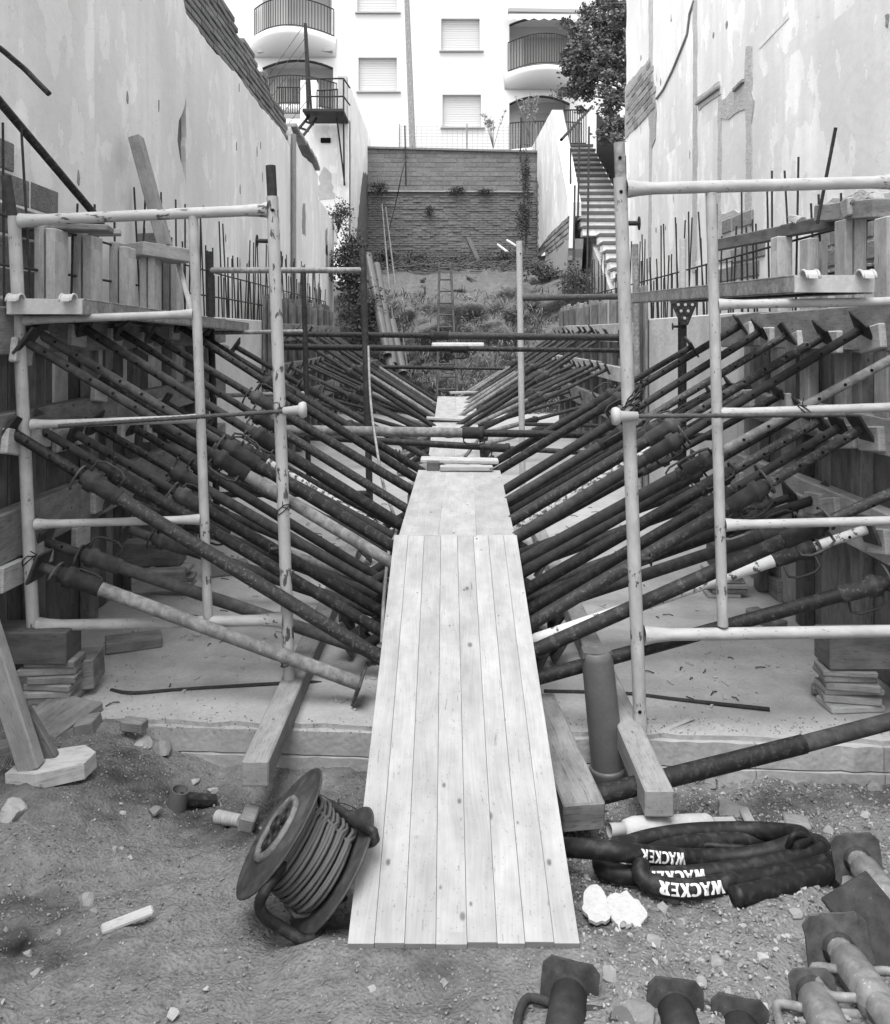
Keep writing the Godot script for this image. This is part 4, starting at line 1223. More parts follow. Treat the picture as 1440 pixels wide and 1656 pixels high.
	for p in [[-0.07, 0.09], [-0.02, 0.09], [0.03, 0.09], [0.08, 0.09], [-0.04, 0.045], [0.01, 0.045], [0.06, 0.045], [-0.02, 0.0], [0.03, 0.0], [0.005, -0.05]]:
		add_lathe(dots, Transform3D(Basis(Vector3.RIGHT, PI * 0.5), Vector3(p[0], p[1], 0.0085)), [Vector2(0.011, 0), Vector2(0, 0.0006)], 8)
	part(g, "plate_holes", done(dots), at(Vector3(1.695,1.643,-5.710)), M.galv_pale)
	lock_pin(g, Vector3(1.681,1.533,-5.750), Vector3(1.628,1.533,-5.750))
	# lighting flex hanging down from the far frame to the walkway
	var fx := part(self, "hanging_flex", sweepm(curve([Vector3(-0.553,1.391,-5.800), Vector3(-0.508,1.015,-5.500), Vector3(-0.415,0.711,-5.000), Vector3(-0.347,0.595,-4.600), Vector3(-0.271,0.543,-4.200), Vector3(-0.234,0.526,-3.900), Vector3(-0.258,0.478,-3.720), Vector3(-0.264,0.349,-3.500), Vector3(-0.259,0.211,-3.300)]), 0.009, 6), Transform3D(), M.galv)
	tag(fx, "pale cable running down from rusty frame along the walkway edge", "cable")

# ---------------------------------------------------------------- foreground
func on_ground(p: Vector3, lift := 0.0) -> Vector3:
	return Vector3(p.x, ground_y(p.x, p.z) + lift, p.z)

func cable_reel():
	var c := Vector3(-0.352,0.168,-2.040)
	var t := thing("cable_reel", on_ground(c), "battered steel cable reel tipped on its bent tube stand", "cable reel")
	var ax := Vector3(0.73, -0.61, -0.07).normalized()      # axle, from the near disc to the far one
	var xf := seg(c - ax * 0.09, c + ax * 0.09)
	var R := 0.165
	for s in [-1.0, 1.0]:
		var st := begin(true)
		var y: float = 0.085 * s
		add_lathe(st, Transform3D(), [Vector2(0.0, y), Vector2(0.05, y), Vector2(0.055, y + 0.008 * s), Vector2(0.1, y + 0.008 * s), Vector2(0.106, y), Vector2(R - 0.01, y), Vector2(R - 0.004, y + 0.004 * s), Vector2(R, y + 0.001 * s), Vector2(R - 0.003, y - 0.003 * s), Vector2(R - 0.01, y - 0.0035 * s), Vector2(0, y - 0.0035 * s)], 40)
		var disc := part(t, "flange", done(st), xf, M.reel)
		if s < 0:
			part(disc, "socket_ring", lathem([Vector2(0.082, -0.004), Vector2(0.082, -0.014), Vector2(0.066, -0.014), Vector2(0.066, -0.004)], 32), xf * at(Vector3(0, y - 0.004, 0)), M.reel_pale)
			for k in 4:
				var an := TAU * k / 4.0 + 0.4
				part(disc, "socket", lathem([Vector2(0.019, 0), Vector2(0.019, -0.012), Vector2(0.014, -0.012), Vector2(0.013, -0.003), Vector2(0, -0.003)], 16), xf * at(Vector3(cos(an) * 0.036, y - 0.004, sin(an) * 0.036)), M.rubber)
	part(t, "drum", tubem(0.07, 0.15), xf, M.reel)
	var coil := []
	for k in 26 * 30:
		var a := TAU * k / 26.0
		var lay := k / 26
		var yy := -0.068 + 0.0096 * (lay % 15)
		var rr := 0.1 + 0.009 * (lay / 15) + 0.004 * sin(lay * 2.3) + 0.003 * sin(k * 0.7)
		coil.append(xf * Vector3(cos(a) * rr, yy + 0.004 * sin(a * 0.5 + lay), sin(a) * rr))
	part(t, "wound_cable", sweepm(coil, 0.0052, 6), Transform3D(), M.cable)
	var s1 := [Vector3(-0.256,0.021,-2.080), Vector3(-0.306,0.053,-1.990), Vector3(-0.365,0.061,-1.960), Vector3(-0.393,0.076,-1.980)]
	part(t, "loose_end", sweepm(curve(s1), 0.0063, 6), Transform3D(), M.cable)
	# bent tube stand: a foot loop in front, a handle loop behind
	var loop := [Vector3(-0.347,0.235,-2.080), Vector3(-0.362,0.223,-2.030), Vector3(-0.380,0.208,-1.960), Vector3(-0.400,0.201,-1.900), Vector3(-0.421,0.180,-1.870), Vector3(-0.432,0.151,-1.870), Vector3(-0.420,0.125,-1.870), Vector3(-0.384,0.088,-1.885), Vector3(-0.333,0.063,-1.880), Vector3(-0.311,0.058,-1.890), Vector3(-0.301,0.055,-1.920), Vector3(-0.300,0.067,-1.950)]
	part(t, "stand", sweepm(curve(loop, 0.012), 0.0135, 10), Transform3D(), M.rubber)
	var hand := [Vector3(-0.349,0.228,-2.060), Vector3(-0.334,0.245,-2.090), Vector3(-0.310,0.247,-2.100), Vector3(-0.281,0.245,-2.090), Vector3(-0.220,0.236,-2.040), Vector3(-0.178,0.240,-2.000), Vector3(-0.174,0.223,-2.000), Vector3(-0.193,0.201,-2.020), Vector3(-0.242,0.146,-2.100), Vector3(-0.272,0.104,-2.160)]
	part(t, "handle", sweepm(curve(hand, 0.012), 0.0125, 10), Transform3D(), M.rubber)

func hose_coil():
	var t := thing("vibrator_hose", on_ground(Vector3(0.728,-0.026,-2.200)), "thick black rubber hose in an oval coil with pale printed lettering", "hose")
	var r := 0.0245
	var pts := [Vector3(0.285,0.008,-2.316), Vector3(0.359,0.060,-2.221), Vector3(0.470,0.074,-2.184), Vector3(0.602,0.027,-2.235), Vector3(0.724,-0.017,-2.295), Vector3(0.833,-0.019,-2.303), Vector3(0.924,0.005,-2.289), Vector3(0.989,0.038,-2.275), Vector3(1.024,0.041,-2.304), Vector3(1.008,0.003,-2.382), Vector3(0.904,-0.032,-2.449), Vector3(0.730,-0.029,-2.434), Vector3(0.591,-0.032,-2.403), Vector3(0.485,-0.027,-2.337), Vector3(0.438,-0.009,-2.261), Vector3(0.457,0.005,-2.202), Vector3(0.553,0.010,-2.179), Vector3(0.691,0.007,-2.190), Vector3(0.852,0.012,-2.214), Vector3(0.989,0.012,-2.255), Vector3(1.079,-0.001,-2.315), Vector3(1.097,-0.028,-2.384), Vector3(1.027,-0.048,-2.428), Vector3(0.859,-0.048,-2.428), Vector3(0.699,-0.039,-2.391), Vector3(0.592,-0.023,-2.320), Vector3(0.525,0.045,-2.160), Vector3(0.531,0.031,-2.130), Vector3(0.599,0.027,-2.106), Vector3(0.700,0.025,-2.116), Vector3(0.850,0.013,-2.168), Vector3(0.993,-0.001,-2.225), Vector3(1.077,-0.010,-2.265), Vector3(1.070,-0.002,-2.229), Vector3(0.984,0.013,-2.168), Vector3(0.860,0.026,-2.109), Vector3(0.774,0.034,-2.074), Vector3(0.745,0.038,-2.061)]
	var path := curve(pts, 0.012)
	for i in path.size():
		var p: Vector3 = path[i]
		p.y = maxf(p.y, ground_y(p.x, p.z) + r * 0.45)
		path[i] = p
	part(t, "hose", sweepm(path, r, 16), Transform3D(), M.rubber)
	# thin flex lying in the coil and looping out of it
	part(t, "flex", sweepm(curve([Vector3(0.617,-0.041,-2.360), Vector3(0.738,-0.045,-2.400), Vector3(0.871,-0.030,-2.360), Vector3(0.938,-0.006,-2.300), Vector3(0.965,0.041,-2.260), Vector3(0.973,0.075,-2.250), Vector3(1.006,0.066,-2.270), Vector3(1.062,0.020,-2.300), Vector3(1.106,-0.013,-2.300)], 0.012), 0.0095, 8), Transform3D(), M.rubber)
	part(t, "flex", sweepm(curve([Vector3(0.614,-0.093,-2.420), Vector3(0.735,-0.096,-2.450), Vector3(0.863,-0.085,-2.440), Vector3(0.952,-0.065,-2.380)], 0.012), 0.009, 8), Transform3D(), M.rubber)
	# vibrator motor sleeve at the end of the hose
	var sl := thing("plastic_canister", on_ground(Vector3(0.698,-0.061,-2.520)), "pale flattened plastic canister lying behind the coiled hose", "canister")
	var a := Vector3(0.532,-0.044,-2.470)
	var b := Vector3(0.866,-0.088,-2.560)
	part(sl, "body", lathem([Vector2(0.0, -0.155), Vector2(0.024, -0.155), Vector2(0.028, -0.15), Vector2(0.036, -0.12), Vector2(0.038, 0.14), Vector2(0.03, 0.155), Vector2(0, 0.156)], 18), Transform3D(seg(a, b).basis, (a + b) * 0.5), M.galv_pale)
	part(sl, "neck", lathem([Vector2(0.02, -0.03), Vector2(0.02, 0.02), Vector2(0, 0.02)], 14), Transform3D(seg(a, b).basis, a - (b - a).normalized() * 0.0), M.cap)
	# printed name, wrapped round the hose and standing on its head
	var word := TextMesh.new()
	var fnt := SystemFont.new()
	fnt.font_names = PackedStringArray(["Droid Sans"])
	fnt.font_weight = 800
	word.font = fnt
	word.text = "WACKER"
	word.font_size = 48
	word.pixel_size = 0.034 / 48.0 * 1.18
	word.depth = 0.0
	word.curve_step = 1.0
	var arr := word.surface_get_arrays(0)
	var vs: PackedVector3Array = arr[Mesh.ARRAY_VERTEX]
	var ids: PackedInt32Array = arr[Mesh.ARRAY_INDEX] if arr[Mesh.ARRAY_INDEX] != null else PackedInt32Array()
	if ids.is_empty():
		for i in vs.size(): ids.append(i)
	var acc := [0.0]
	for i in range(1, path.size()): acc.append(acc[-1] + path[i].distance_to(path[i - 1]))
	for target in [Vector3(0.586,0.026,-2.240), Vector3(0.630,0.009,-2.183), Vector3(0.646,0.026,-2.109)]:
		var best := 0
		for i in path.size():
			if path[i].distance_to(target) < path[best].distance_to(target): best = i
		var st := begin()
		for e in ids.size() * 3:
			var i := ids[e % ids.size()]
			var fat := e / ids.size()          # three passes thicken the strokes
			var v := vs[i] + Vector3((fat - 1) * 0.0016, 0, 0)
			# the strand runs towards +x here: x reversed and y reversed turns the word upside down
			var s: float = acc[best] - v.x
			var k := best
			while k < path.size() - 2 and acc[k + 1] < s: k += 1
			while k > 0 and acc[k] > s: k -= 1
			var p: Vector3 = path[k].lerp(path[k + 1], (s - acc[k]) / maxf(acc[k + 1] - acc[k], 1e-5))
			var tan: Vector3 = (path[k + 1] - path[k]).normalized()
			var n0 := Vector3(0, 0.55, 1.0)
			n0 = (n0 - tan * n0.dot(tan)).normalized()
			var th: float = -v.y / r
			st.add_vertex(p + n0.rotated(tan, -th) * (r + 0.0012 + 0.0003 * fat))
		part(t, "lettering", done(st), Transform3D(), M.letters)

func ground_prop(a: Vector3, b: Vector3, label: String, plate: float, pale: bool, rings: bool):
	# a prop lying towards the camera: plate and collar end at a
	var t := thing("lying_prop", on_ground(a), label, "prop")
	var ax := (b - a).normalized()
	var flat := ax.cross(Vector3.UP).normalized()
	var xf := Transform3D(Basis(flat, ax, flat.cross(ax)), (a + b) * 0.5)
	var m: Material = M.prop_pale if pale else M.rust2
	var q := plate * 0.5
	var cut := q * 0.28
	var px := Transform3D(xf.basis.rotated(ax, 0.12 if pale else -0.05) * Basis(Vector3.RIGHT, -PI * 0.5), a)
	part(t, "base_plate", extrude(jag([Vector2(-q + cut, -q), Vector2(q - cut, -q), Vector2(q, -q + cut), Vector2(q, q - cut), Vector2(q - cut, q), Vector2(-q + cut, q), Vector2(-q, q - cut), Vector2(-q, -q + cut)], 0.025, 0.003, int(a.x * 1000.0)), 0.008), px, M.rust0 if not pale else M.rust1)
	part(t, "weld", lathem([Vector2(0.036, -0.002), Vector2(0.037, 0.006), Vector2(0.031, 0.013)], 16), Transform3D(xf.basis, a + ax * 0.006), M.rust0)
	var l := a.distance_to(b)
	var x2 := xf
	part(t, "tube", tubem(0.03, l), x2, m)
	var cx := xf
	cx.origin = a.lerp(b, 0.45)
	part(t, "collar", lathem([Vector2(0.031, -0.08), Vector2(0.038, -0.078), Vector2(0.038, 0.07), Vector2(0.033, 0.075), Vector2(0.03, 0.08)], 20), cx, m)
	if rings:
		for s in [-1.0, 1.0]:
			var u: Vector3 = xf.basis.x * s
			if absf(u.x) < 0.4: u = xf.basis.z * s
			var hs := []
			for p in [[-0.05, 0.036], [-0.055, 0.07], [-0.04, 0.088], [0.03, 0.092], [0.05, 0.08], [0.05, 0.036]]:
				hs.append(cx.origin + ax * p[0] + u * p[1])
			part(t, "lug", sweepm(curve(hs, 0.01), 0.009, 8), Transform3D(), m)

func foreground():
	cable_reel()
	hose_coil()
	# plastic pipe stub
	var pv := thing("plastic_pipe", Vector3(0.580,-0.142,-2.920), "grey plastic pipe stub standing in trench with its top folded in", "pipe")
	var a := Vector3(0.595,-0.115,-2.920)
	var b := Vector3(0.550,0.330,-2.920)
	part(pv, "pipe", lathem([Vector2(0.061, 0), Vector2(0.059, 0.2), Vector2(0.057, 0.42), Vector2(0.054, 0.446), Vector2(0.046, 0.45), Vector2(0.04, 0.435), Vector2(0.03, 0.41), Vector2(0.0, 0.40)], 26), Transform3D(seg(a, b).basis, a), M.pvc)
	part(pv, "socket", lathem([Vector2(0.06, 0.03), Vector2(0.066, 0.028), Vector2(0.069, 0.02), Vector2(0.066, 0.01), Vector2(0.064, -0.06), Vector2(0.06, -0.062)], 26), Transform3D(seg(a, b).basis, a), M.pvc)
	var flap := begin()
	add_extrude(flap, Transform3D(), jag([Vector2(-0.056, 0), Vector2(0.056, 0.004), Vector2(0.05, 0.02), Vector2(0.0, 0.012), Vector2(-0.05, 0.022)], 0.02, 0.004, 9), 0.05)
	part(pv, "folded_rim", done(flap), Transform3D(seg(a, b).basis * Basis(Vector3.RIGHT, 0.1), b + Vector3(0, -0.008, -0.02)), M.pvc)
	# prop lying across the trench
	var lp := thing("lying_prop", Vector3(0.486,-0.008,-2.580), "long dark steel prop lying askew over the trench before the slab", "prop")
	tube(lp, "outer_tube", Vector3(0.480,-0.003,-2.580), Vector3(1.205,0.103,-2.700), 0.03, M.steel2)
	tube(lp, "inner_tube", Vector3(1.205,0.103,-2.700), Vector3(1.809,0.198,-2.800), 0.027, M.rust0)
	# prop ends lying at the camera's feet
	ground_prop(Vector3(0.263,0.099,-1.690), Vector3(0.209,0.140,-1.470), "rusty prop end with two lugs half sunk in the gravel", 0.12, false, true)
	ground_prop(Vector3(0.466,0.113,-1.630), Vector3(0.448,0.147,-1.420), "dark prop plate lying beside a pale angular stone", 0.11, false, false)
	ground_prop(Vector3(1.125,0.045,-2.200), Vector3(1.096,0.077,-1.900), "white-splashed prop with square plate lying beyond the others", 0.13, true, false)
	ground_prop(Vector3(0.879,0.106,-1.800), Vector3(0.854,0.165,-1.500), "pale prop with wide plate lying on the gravel", 0.14, true, true)
	ground_prop(Vector3(0.769,0.104,-1.680), Vector3(0.726,0.151,-1.440), "stubby prop with ring handles lying before the wide plate", 0.09, true, true)
	ground_prop(Vector3(0.585,0.102,-1.600), Vector3(0.549,0.134,-1.400), "dark prop plate edge lying by the ring-handled prop", 0.11, false, false)
	part(self, "steel_plate", boxm(Vector3(0.15, 0.012, 0.17), 0.003), Transform3D(Basis.from_euler(Vector3(0.5, 0.5, 0.2)), Vector3(0.990,0.121,-1.860)), M.rust2)
	tag(get_child(get_child_count() - 1), "speckled dark steel plate leaning on the lying props", "plate")
	# planks, battens and blocks
	var pn := thing("foot_plank", on_ground(Vector3(-1.574,-0.022,-3.100)), "dirty plank on the soil under the chipped frame's outer foot", "plank")
	timber(pn, "plank", Vector3(-1.403,0.040,-3.200) + Vector3(-0.05, -0.02, 0), Vector3(-1.632,-0.037,-2.720), 0.24, 0.035, old(5))
	var tm := thing("timber_stand", Vector3(-1.270,0.049,-2.620), "worn timber upright nailed to a thick foot board", "timber")
	timber(tm, "upright", Vector3(-1.500,0.590,-2.600), Vector3(-1.336,0.074,-2.600), 0.07, 0.05, wood(2), Vector3.BACK)
	timber(tm, "brace", Vector3(-1.416,0.232,-2.660), Vector3(-1.318,0.064,-2.660), 0.09, 0.028, old(4), Vector3.BACK)
	var fb := begin()
	add_extrude(fb, Transform3D(Basis(Vector3.RIGHT, Vector3.FORWARD, Vector3.UP), Vector3.ZERO), jag([Vector2(-0.14, -0.06), Vector2(-0.04, -0.085), Vector2(0.1, -0.05), Vector2(0.115, 0.02), Vector2(0.06, 0.08), Vector2(-0.12, 0.06)], 0.05, 0.004, 14), 0.05)
	part(tm, "foot_board", done(fb), Transform3D(Basis(Vector3.UP, 0.1) * Basis(Vector3.FORWARD, -0.06), Vector3(-1.269,0.034,-2.640)), wood(5))
	# yard broom head under the plank
	var bh := thing("broom", on_ground(Vector3(-1.464,0.047,-2.680)), "old broom head with stiff bristles lying beside the foot board", "broom")
	timber(bh, "head", Vector3(-1.590,0.053,-2.720), Vector3(-1.450,0.069,-2.780), 0.06, 0.035, old(3))
	var br := begin()
	for k in 40:
		var p := Vector3(-1.570,0.051,-2.700).lerp(Vector3(-1.444,0.066,-2.760), k / 39.0) + Vector3(0, 0, 0.02)
		add_sweep(br, [p, p + Vector3(rng.randf_range(-0.006, 0.006), -0.03, 0.05)], 0.0016, 4)
	part(bh, "bristles", done(br), Transform3D(), old(1))
	for q in [
		["wood_block", Vector3(-1.366,-0.025,-3.000), Vector3(-1.297,-0.011,-3.000), 0.09, 0.05, "pale wood block on soil near the chipped frame's foot"],
		["wood_block", Vector3(-1.208,-0.035,-3.020), Vector3(-1.119,-0.034,-3.000), 0.05, 0.04, "small pale block on the mound beside the slab edge"],
		["batten", Vector3(-0.830,0.062,-1.940), Vector3(-0.726,0.068,-2.000), 0.03, 0.014, "short pale batten lying alone on the trampled soil"],
		["batten", Vector3(0.744,-0.010,-2.600), Vector3(0.944,-0.004,-2.600), 0.05, 0.025, "pale batten behind the lying prop in the trench"],
		["batten", Vector3(1.008,-0.010,-2.720), Vector3(1.000,-0.017,-2.560), 0.035, 0.016, "pale lath lying crosswise on gravel by the trench"],
		["batten", Vector3(0.808,-0.011,-3.000), Vector3(0.952,0.002,-3.080), 0.02, 0.008, "thin split lath lying on the slab near the edge"],
		["wood_block", Vector3(0.692,-0.005,-2.500), Vector3(0.750,0.007,-2.500), 0.06, 0.05, "small block wedged under the sleeper end by the pipe"],
		["wood_block", Vector3(-0.665,0.025,-2.620), Vector3(-0.615,0.013,-2.620), 0.08, 0.05, "grey block under the sleeper end by the cable reel"],
		["wood_block", Vector3(1.104,-0.036,-2.620), Vector3(1.180,-0.040,-2.600), 0.07, 0.04, "broken brick-sized block lying on gravel near the lath"],
		["wood_block", Vector3(-1.603,0.080,-3.340), Vector3(-1.447,0.089,-3.360), 0.16, 0.12, "big dark wood block on slab beside the chipped frame"],
		["wood_block", Vector3(-1.587,0.153,-3.750), Vector3(-1.356,0.147,-3.850), 0.12, 0.05, "dark plank offcut lying beneath the lowest props by blocks"],
		["wood_block", Vector3(-1.470,0.104,-4.900), Vector3(-1.231,0.095,-5.000), 0.1, 0.08, "dark block farther along the slab beneath crossed props"],
		["wood_block", Vector3(1.835,0.078,-4.500), Vector3(2.129,0.102,-4.500), 0.14, 0.13, "big grey timber block standing by the white wall's formwork"],
		["wood_block", Vector3(1.599,0.042,-4.200), Vector3(1.677,0.034,-4.000), 0.08, 0.05, "pale offcut lying before the big grey timber block"],
		["wood_block", Vector3(1.503,0.028,-3.300), Vector3(1.544,0.022,-3.280), 0.05, 0.03, "small pale chip of wood beside the stacked offcuts"],
		["wood_block", Vector3(-1.573,0.234,-4.050), Vector3(-1.325,0.234,-4.100), 0.1, 0.1, "dark timber block on offcuts beneath the lowest props"],
	]:
		var o := lone(q[0], q[1], q[2], q[3], q[4], wood() if q[0] != "wood_block" else old(5), q[5], "block" if q[0] == "wood_block" else "batten")
		var gy := ground_y(o.position.x, o.position.z) if o.position.z > -2.95 else 0.0
		if o.position.z > -3.2: o.position.y = gy + q[4] * 0.42
		elif o.position.z < -3.45 and q[5] != "dark timber block on offcuts beneath the lowest props": o.position.y = q[4] * 0.5 + 0.001
	var cl := part(self, "cut_log", tubem(0.022, 0.11, 0.02, 12, 0.0195), seg(Vector3(-0.747,-0.044,-2.660), Vector3(-0.667,-0.026,-2.610)), wood(1))
	cl.position.y = ground_y(cl.position.x, cl.position.z) + 0.026
	tag(cl, "short round post offcut lying by the sleeper end", "offcut")
	# dark pipe fitting in the soil
	var pf := thing("pipe_fitting", on_ground(Vector3(-0.880,0.007,-2.660)), "dark open pipe fitting lying in soil among rubble", "pipe fitting")
	part(pf, "socket", tubem(0.035, 0.07, 0.03, 16), Transform3D(Basis(Vector3.FORWARD, 0.25), on_ground(Vector3(-0.897,-0.020,-2.700), 0.028)), M.pvc)
	part(pf, "branch", tubem(0.024, 0.13, 0.02, 12), seg(on_ground(Vector3(-0.896,-0.022,-2.720), 0.02), on_ground(Vector3(-0.800,-0.034,-2.780), 0.02)), M.iron)
	# bent bar on the slab each side
	var rb1 := part(self, "loose_rebar", sweepm(curve([Vector3(-1.387,0.000,-3.340), Vector3(-1.282,0.005,-3.300), Vector3(-1.079,0.003,-3.340), Vector3(-0.628,0.005,-3.400), Vector3(-0.526,-0.006,-3.420)], 0.03), 0.008, 6), Transform3D(), M.rebar)
	tag(rb1, "bent reinforcing bar lying on slab behind the chipped frame", "rebar")
	var rb2 := part(self, "loose_rebar", sweepm(curve([Vector3(0.409,0.004,-3.320), Vector3(0.736,0.003,-3.300), Vector3(0.947,0.005,-3.240), Vector3(1.272,0.009,-3.150)], 0.03), 0.008, 6), Transform3D(), M.rebar)
	tag(rb2, "reinforcing bar lying on slab behind the plastic pipe", "rebar")
	for q in [[Vector3(0.376,0.032,-2.020), 0.06], [Vector3(0.452,0.028,-2.000), 0.075]]:
		var poly := []
		for k in 11:
			var an := TAU * k / 11.0
			poly.append(Vector2(cos(an) * q[1] * rng.randf_range(0.55, 0.95) * 0.75, sin(an) * q[1] * rng.randf_range(0.7, 1.0)))
		var pp := on_ground(q[0], 0.012)
		var sc := part(self, "plaster_chip", extrude(jag(poly, 0.01, 0.005, 91 + int(q[1] * 1000.0)), 0.009), Transform3D(Basis(Vector3.RIGHT, Vector3.FORWARD, Vector3.UP) * Basis(Vector3.RIGHT, 0.2), pp), M.chip)
		tag(sc, "flat bright white plaster chip lying beside the walkway's low end", "chip", "white plaster chips")
	# debris on the slab: bent nails and wire bits
	var st := begin()
	for k in 160:
		var p := Vector3(rng.randf_range(-1.5, 1.5), 0.004, -rng.randf_range(3.15, 7.0))
		var an := rng.randf() * TAU
		var l := rng.randf_range(0.02, 0.07)
		var d1 := Vector3(cos(an), 0, sin(an)) * l
		add_sweep(st, [p, p + d1 * 0.6 + Vector3(0, 0.004, 0), p + d1 + Vector3(-d1.z, 0, d1.x) * 0.2], 0.0025, 4)
	var ns := part(self, "nails_and_wire", done(st), Transform3D(), M.rebar)
	tag(ns, "scattered bent nails and tie wire on the slab", "debris", "", "stuff")
	for q in [[Vector3(-0.338,-0.047,-2.750), 0.07], [Vector3(-0.420,-0.045,-2.800), 0.05], [Vector3(0.929,-0.030,-3.020), 0.05]]:
		var loop := []
		for k in 26:
			var an := k * 0.55
			loop.append(on_ground(q[0] + Vector3(cos(an) * q[1] * (1.0 + 0.3 * sin(k * 0.31)), 0, sin(an) * q[1] * 0.8 + 0.004 * k), 0.006 + 0.006 * (k % 3)))
		tag(part(self, "tie_wire", sweepm(curve(loop, 0.015), 0.002, 4), Transform3D(), M.rebar), "small tangle of rusty tie wire lying in the trench soil", "wire", "tangles of tie wire")
	var chips := begin()
	for k in 140:
		var p := Vector3(rng.randf_range(-1.5, 1.5), 0.004, -rng.randf_range(3.1, 6.5))
		add_box(chips, Transform3D(Basis(Vector3.UP, rng.randf() * TAU), p), Vector3(rng.randf_range(0.01, 0.05), 0.005, rng.randf_range(0.004, 0.014)))
	tag(part(self, "wood_chips", done(chips), Transform3D(), M.wood5), "scattered splinters and chips of wood on the slab", "debris", "", "stuff")
	# stones one can pick out
	var spots := [[Vector3(-1.308,-0.070,-2.413), 0.12, 1], [Vector3(-0.881,0.024,-2.010), 0.035, 0], [Vector3(-0.971,0.056,-1.870), 0.03, 0], [Vector3(-1.132,-0.207,-3.004), 0.09, 1], [Vector3(-0.828,-0.176,-2.870), 0.06, 1], [Vector3(-0.904,-0.183,-2.903), 0.05, 1], [Vector3(-1.063,-0.210,-3.018), 0.11, 0], [Vector3(-0.196,-0.248,-3.182), 0.04, 0], [Vector3(-1.532,-0.430,-3.967), 0.05, 1], [Vector3(-1.022,-0.355,-3.642), 0.05, 0], [Vector3(-1.108,-0.367,-3.694), 0.04, 0], [Vector3(0.968,-0.145,-2.736), 0.16, 0], [Vector3(0.374,0.121,-1.592), 0.11, 1], [Vector3(1.080,-0.007,-2.144), 0.11, 1], [Vector3(0.765,-0.001,-2.115), 0.055, 1], [Vector3(0.602,0.019,-2.032), 0.045, 0], [Vector3(0.615,0.069,-1.817), 0.05, 0], [Vector3(0.725,0.066,-1.830), 0.04, 1], [Vector3(0.546,0.088,-1.731), 0.045, 0], [Vector3(0.357,0.091,-1.720), 0.06, 0], [Vector3(0.207,0.059,-1.856), 0.035, 1], [Vector3(0.496,0.050,-1.897), 0.05, 0], [Vector3(0.876,0.022,-2.016), 0.05, 0], [Vector3(0.655,0.106,-1.653), 0.05, 1], [Vector3(1.047,-0.054,-2.347), 0.04, 0], [Vector3(1.528,-0.176,-2.870), 0.07, 0], [Vector3(1.393,-0.199,-2.970), 0.06, 1], [Vector3(-1.023,-0.103,-2.557), 0.03, 1], [Vector3(-0.962,-0.052,-2.338), 0.03, 0], [Vector3(-0.904,-0.045,-2.305), 0.025, 1], [Vector3(-0.956,-0.059,-2.368), 0.028, 1], [Vector3(-0.546,0.116,-1.612), 0.04, 1], [Vector3(-0.916,0.071,-1.804), 0.035, 0], [Vector3(-0.921,0.011,-2.064), 0.07, 0], [Vector3(0.436,0.037,-1.955), 0.03, 0], [Vector3(1.393,-0.128,-2.662), 0.05, 1], [Vector3(-0.934,-0.109,-2.582), 0.06, 2], [Vector3(-1.382,-0.161,-2.808), 0.08, 2], [Vector3(-0.608,-0.121,-2.635), 0.02, 1], [Vector3(-0.159,0.091,-1.720), 0.03, 1], [Vector3(0.000,0.086,-1.743), 0.03, 0], [Vector3(-0.503,0.096,-1.697), 0.02, 1], [Vector3(1.232,-0.109,-2.582), 0.06, 0], [Vector3(1.104,-0.115,-2.608), 0.05, 0], [Vector3(0.615,-0.005,-2.133), 0.06, 0], [Vector3(0.568,0.007,-2.081), 0.05, 0]]
	var k := 0
	for q in spots:
		var s: float = q[1]
		var pos := on_ground(q[0], s * 0.07)
		var pale := k in [12, 13]
		var o := part(self, "stone", stonem(k % 9, 0.6), Transform3D(Basis.from_euler(Vector3(rng.randf_range(-0.3, 0.3), rng.randf() * TAU, rng.randf_range(-0.3, 0.3))).scaled(Vector3.ONE * s), pos), M.pale_stone if pale else M["gravel%d" % q[2]])
		if k == 0: tag(o, "fist-sized broken brick lump at the edge of the trampled soil", "stone")
		elif k == 11: tag(o, "large rough lump of concrete behind the coiled hose", "stone")
		elif pale: tag(o, "pale angular stone lying against the prop plates", "stone", "pale stones by the prop plates")
		elif pos.x < 0: tag(o, "loose grey stone on the trampled soil around the cable reel", "stone", "loose stones on the reel side")
		else: tag(o, "loose grey stone on the gravel around the coiled hose", "stone", "loose stones on the hose side")
		k += 1
	# crumbs of soil and grit
	for v in 2:
		var cm := MultiMesh.new()
		cm.transform_format = MultiMesh.TRANSFORM_3D
		cm.mesh = stonem(30 + v, 0.7)
		cm.instance_count = 12000
		for i in 12000:
			var x := rng.randf_range(-2.0, 2.0)
			var z := -1.35 - 1.62 * pow(rng.randf(), 0.8)
			if i % 9 == 0: z = -2.95 - 0.9 * pow(rng.randf(), 3.0)
			if gn.get_noise_2d(x * 1.7 + 3.0, z * 1.7) < -0.05:
				x = rng.randf_range(-2.0, 2.0)
				z = -rng.randf_range(1.35, 3.1)
			var s := 0.0035 + 0.007 * pow(rng.randf(), 2.0)
			cm.set_instance_transform(i, Transform3D(Basis.from_euler(Vector3(rng.randf() * TAU, rng.randf() * TAU, 0)).scaled(Vector3.ONE * s), Vector3(x, (ground_y(x, z) if z > -2.97 else 0.0) + s * 0.15, z)))
		var oc := MultiMeshInstance3D.new()
		oc.name = numbered("soil_crumbs")
		oc.multimesh = cm
		oc.material_override = M["gravel%d" % (v * 2)]
		add_child(oc)
		tag(oc, ["grey crumbs of dry soil scattered everywhere over the ground", "dark crumbs of damp soil scattered everywhere over the ground"][v], "soil", "", "stuff")
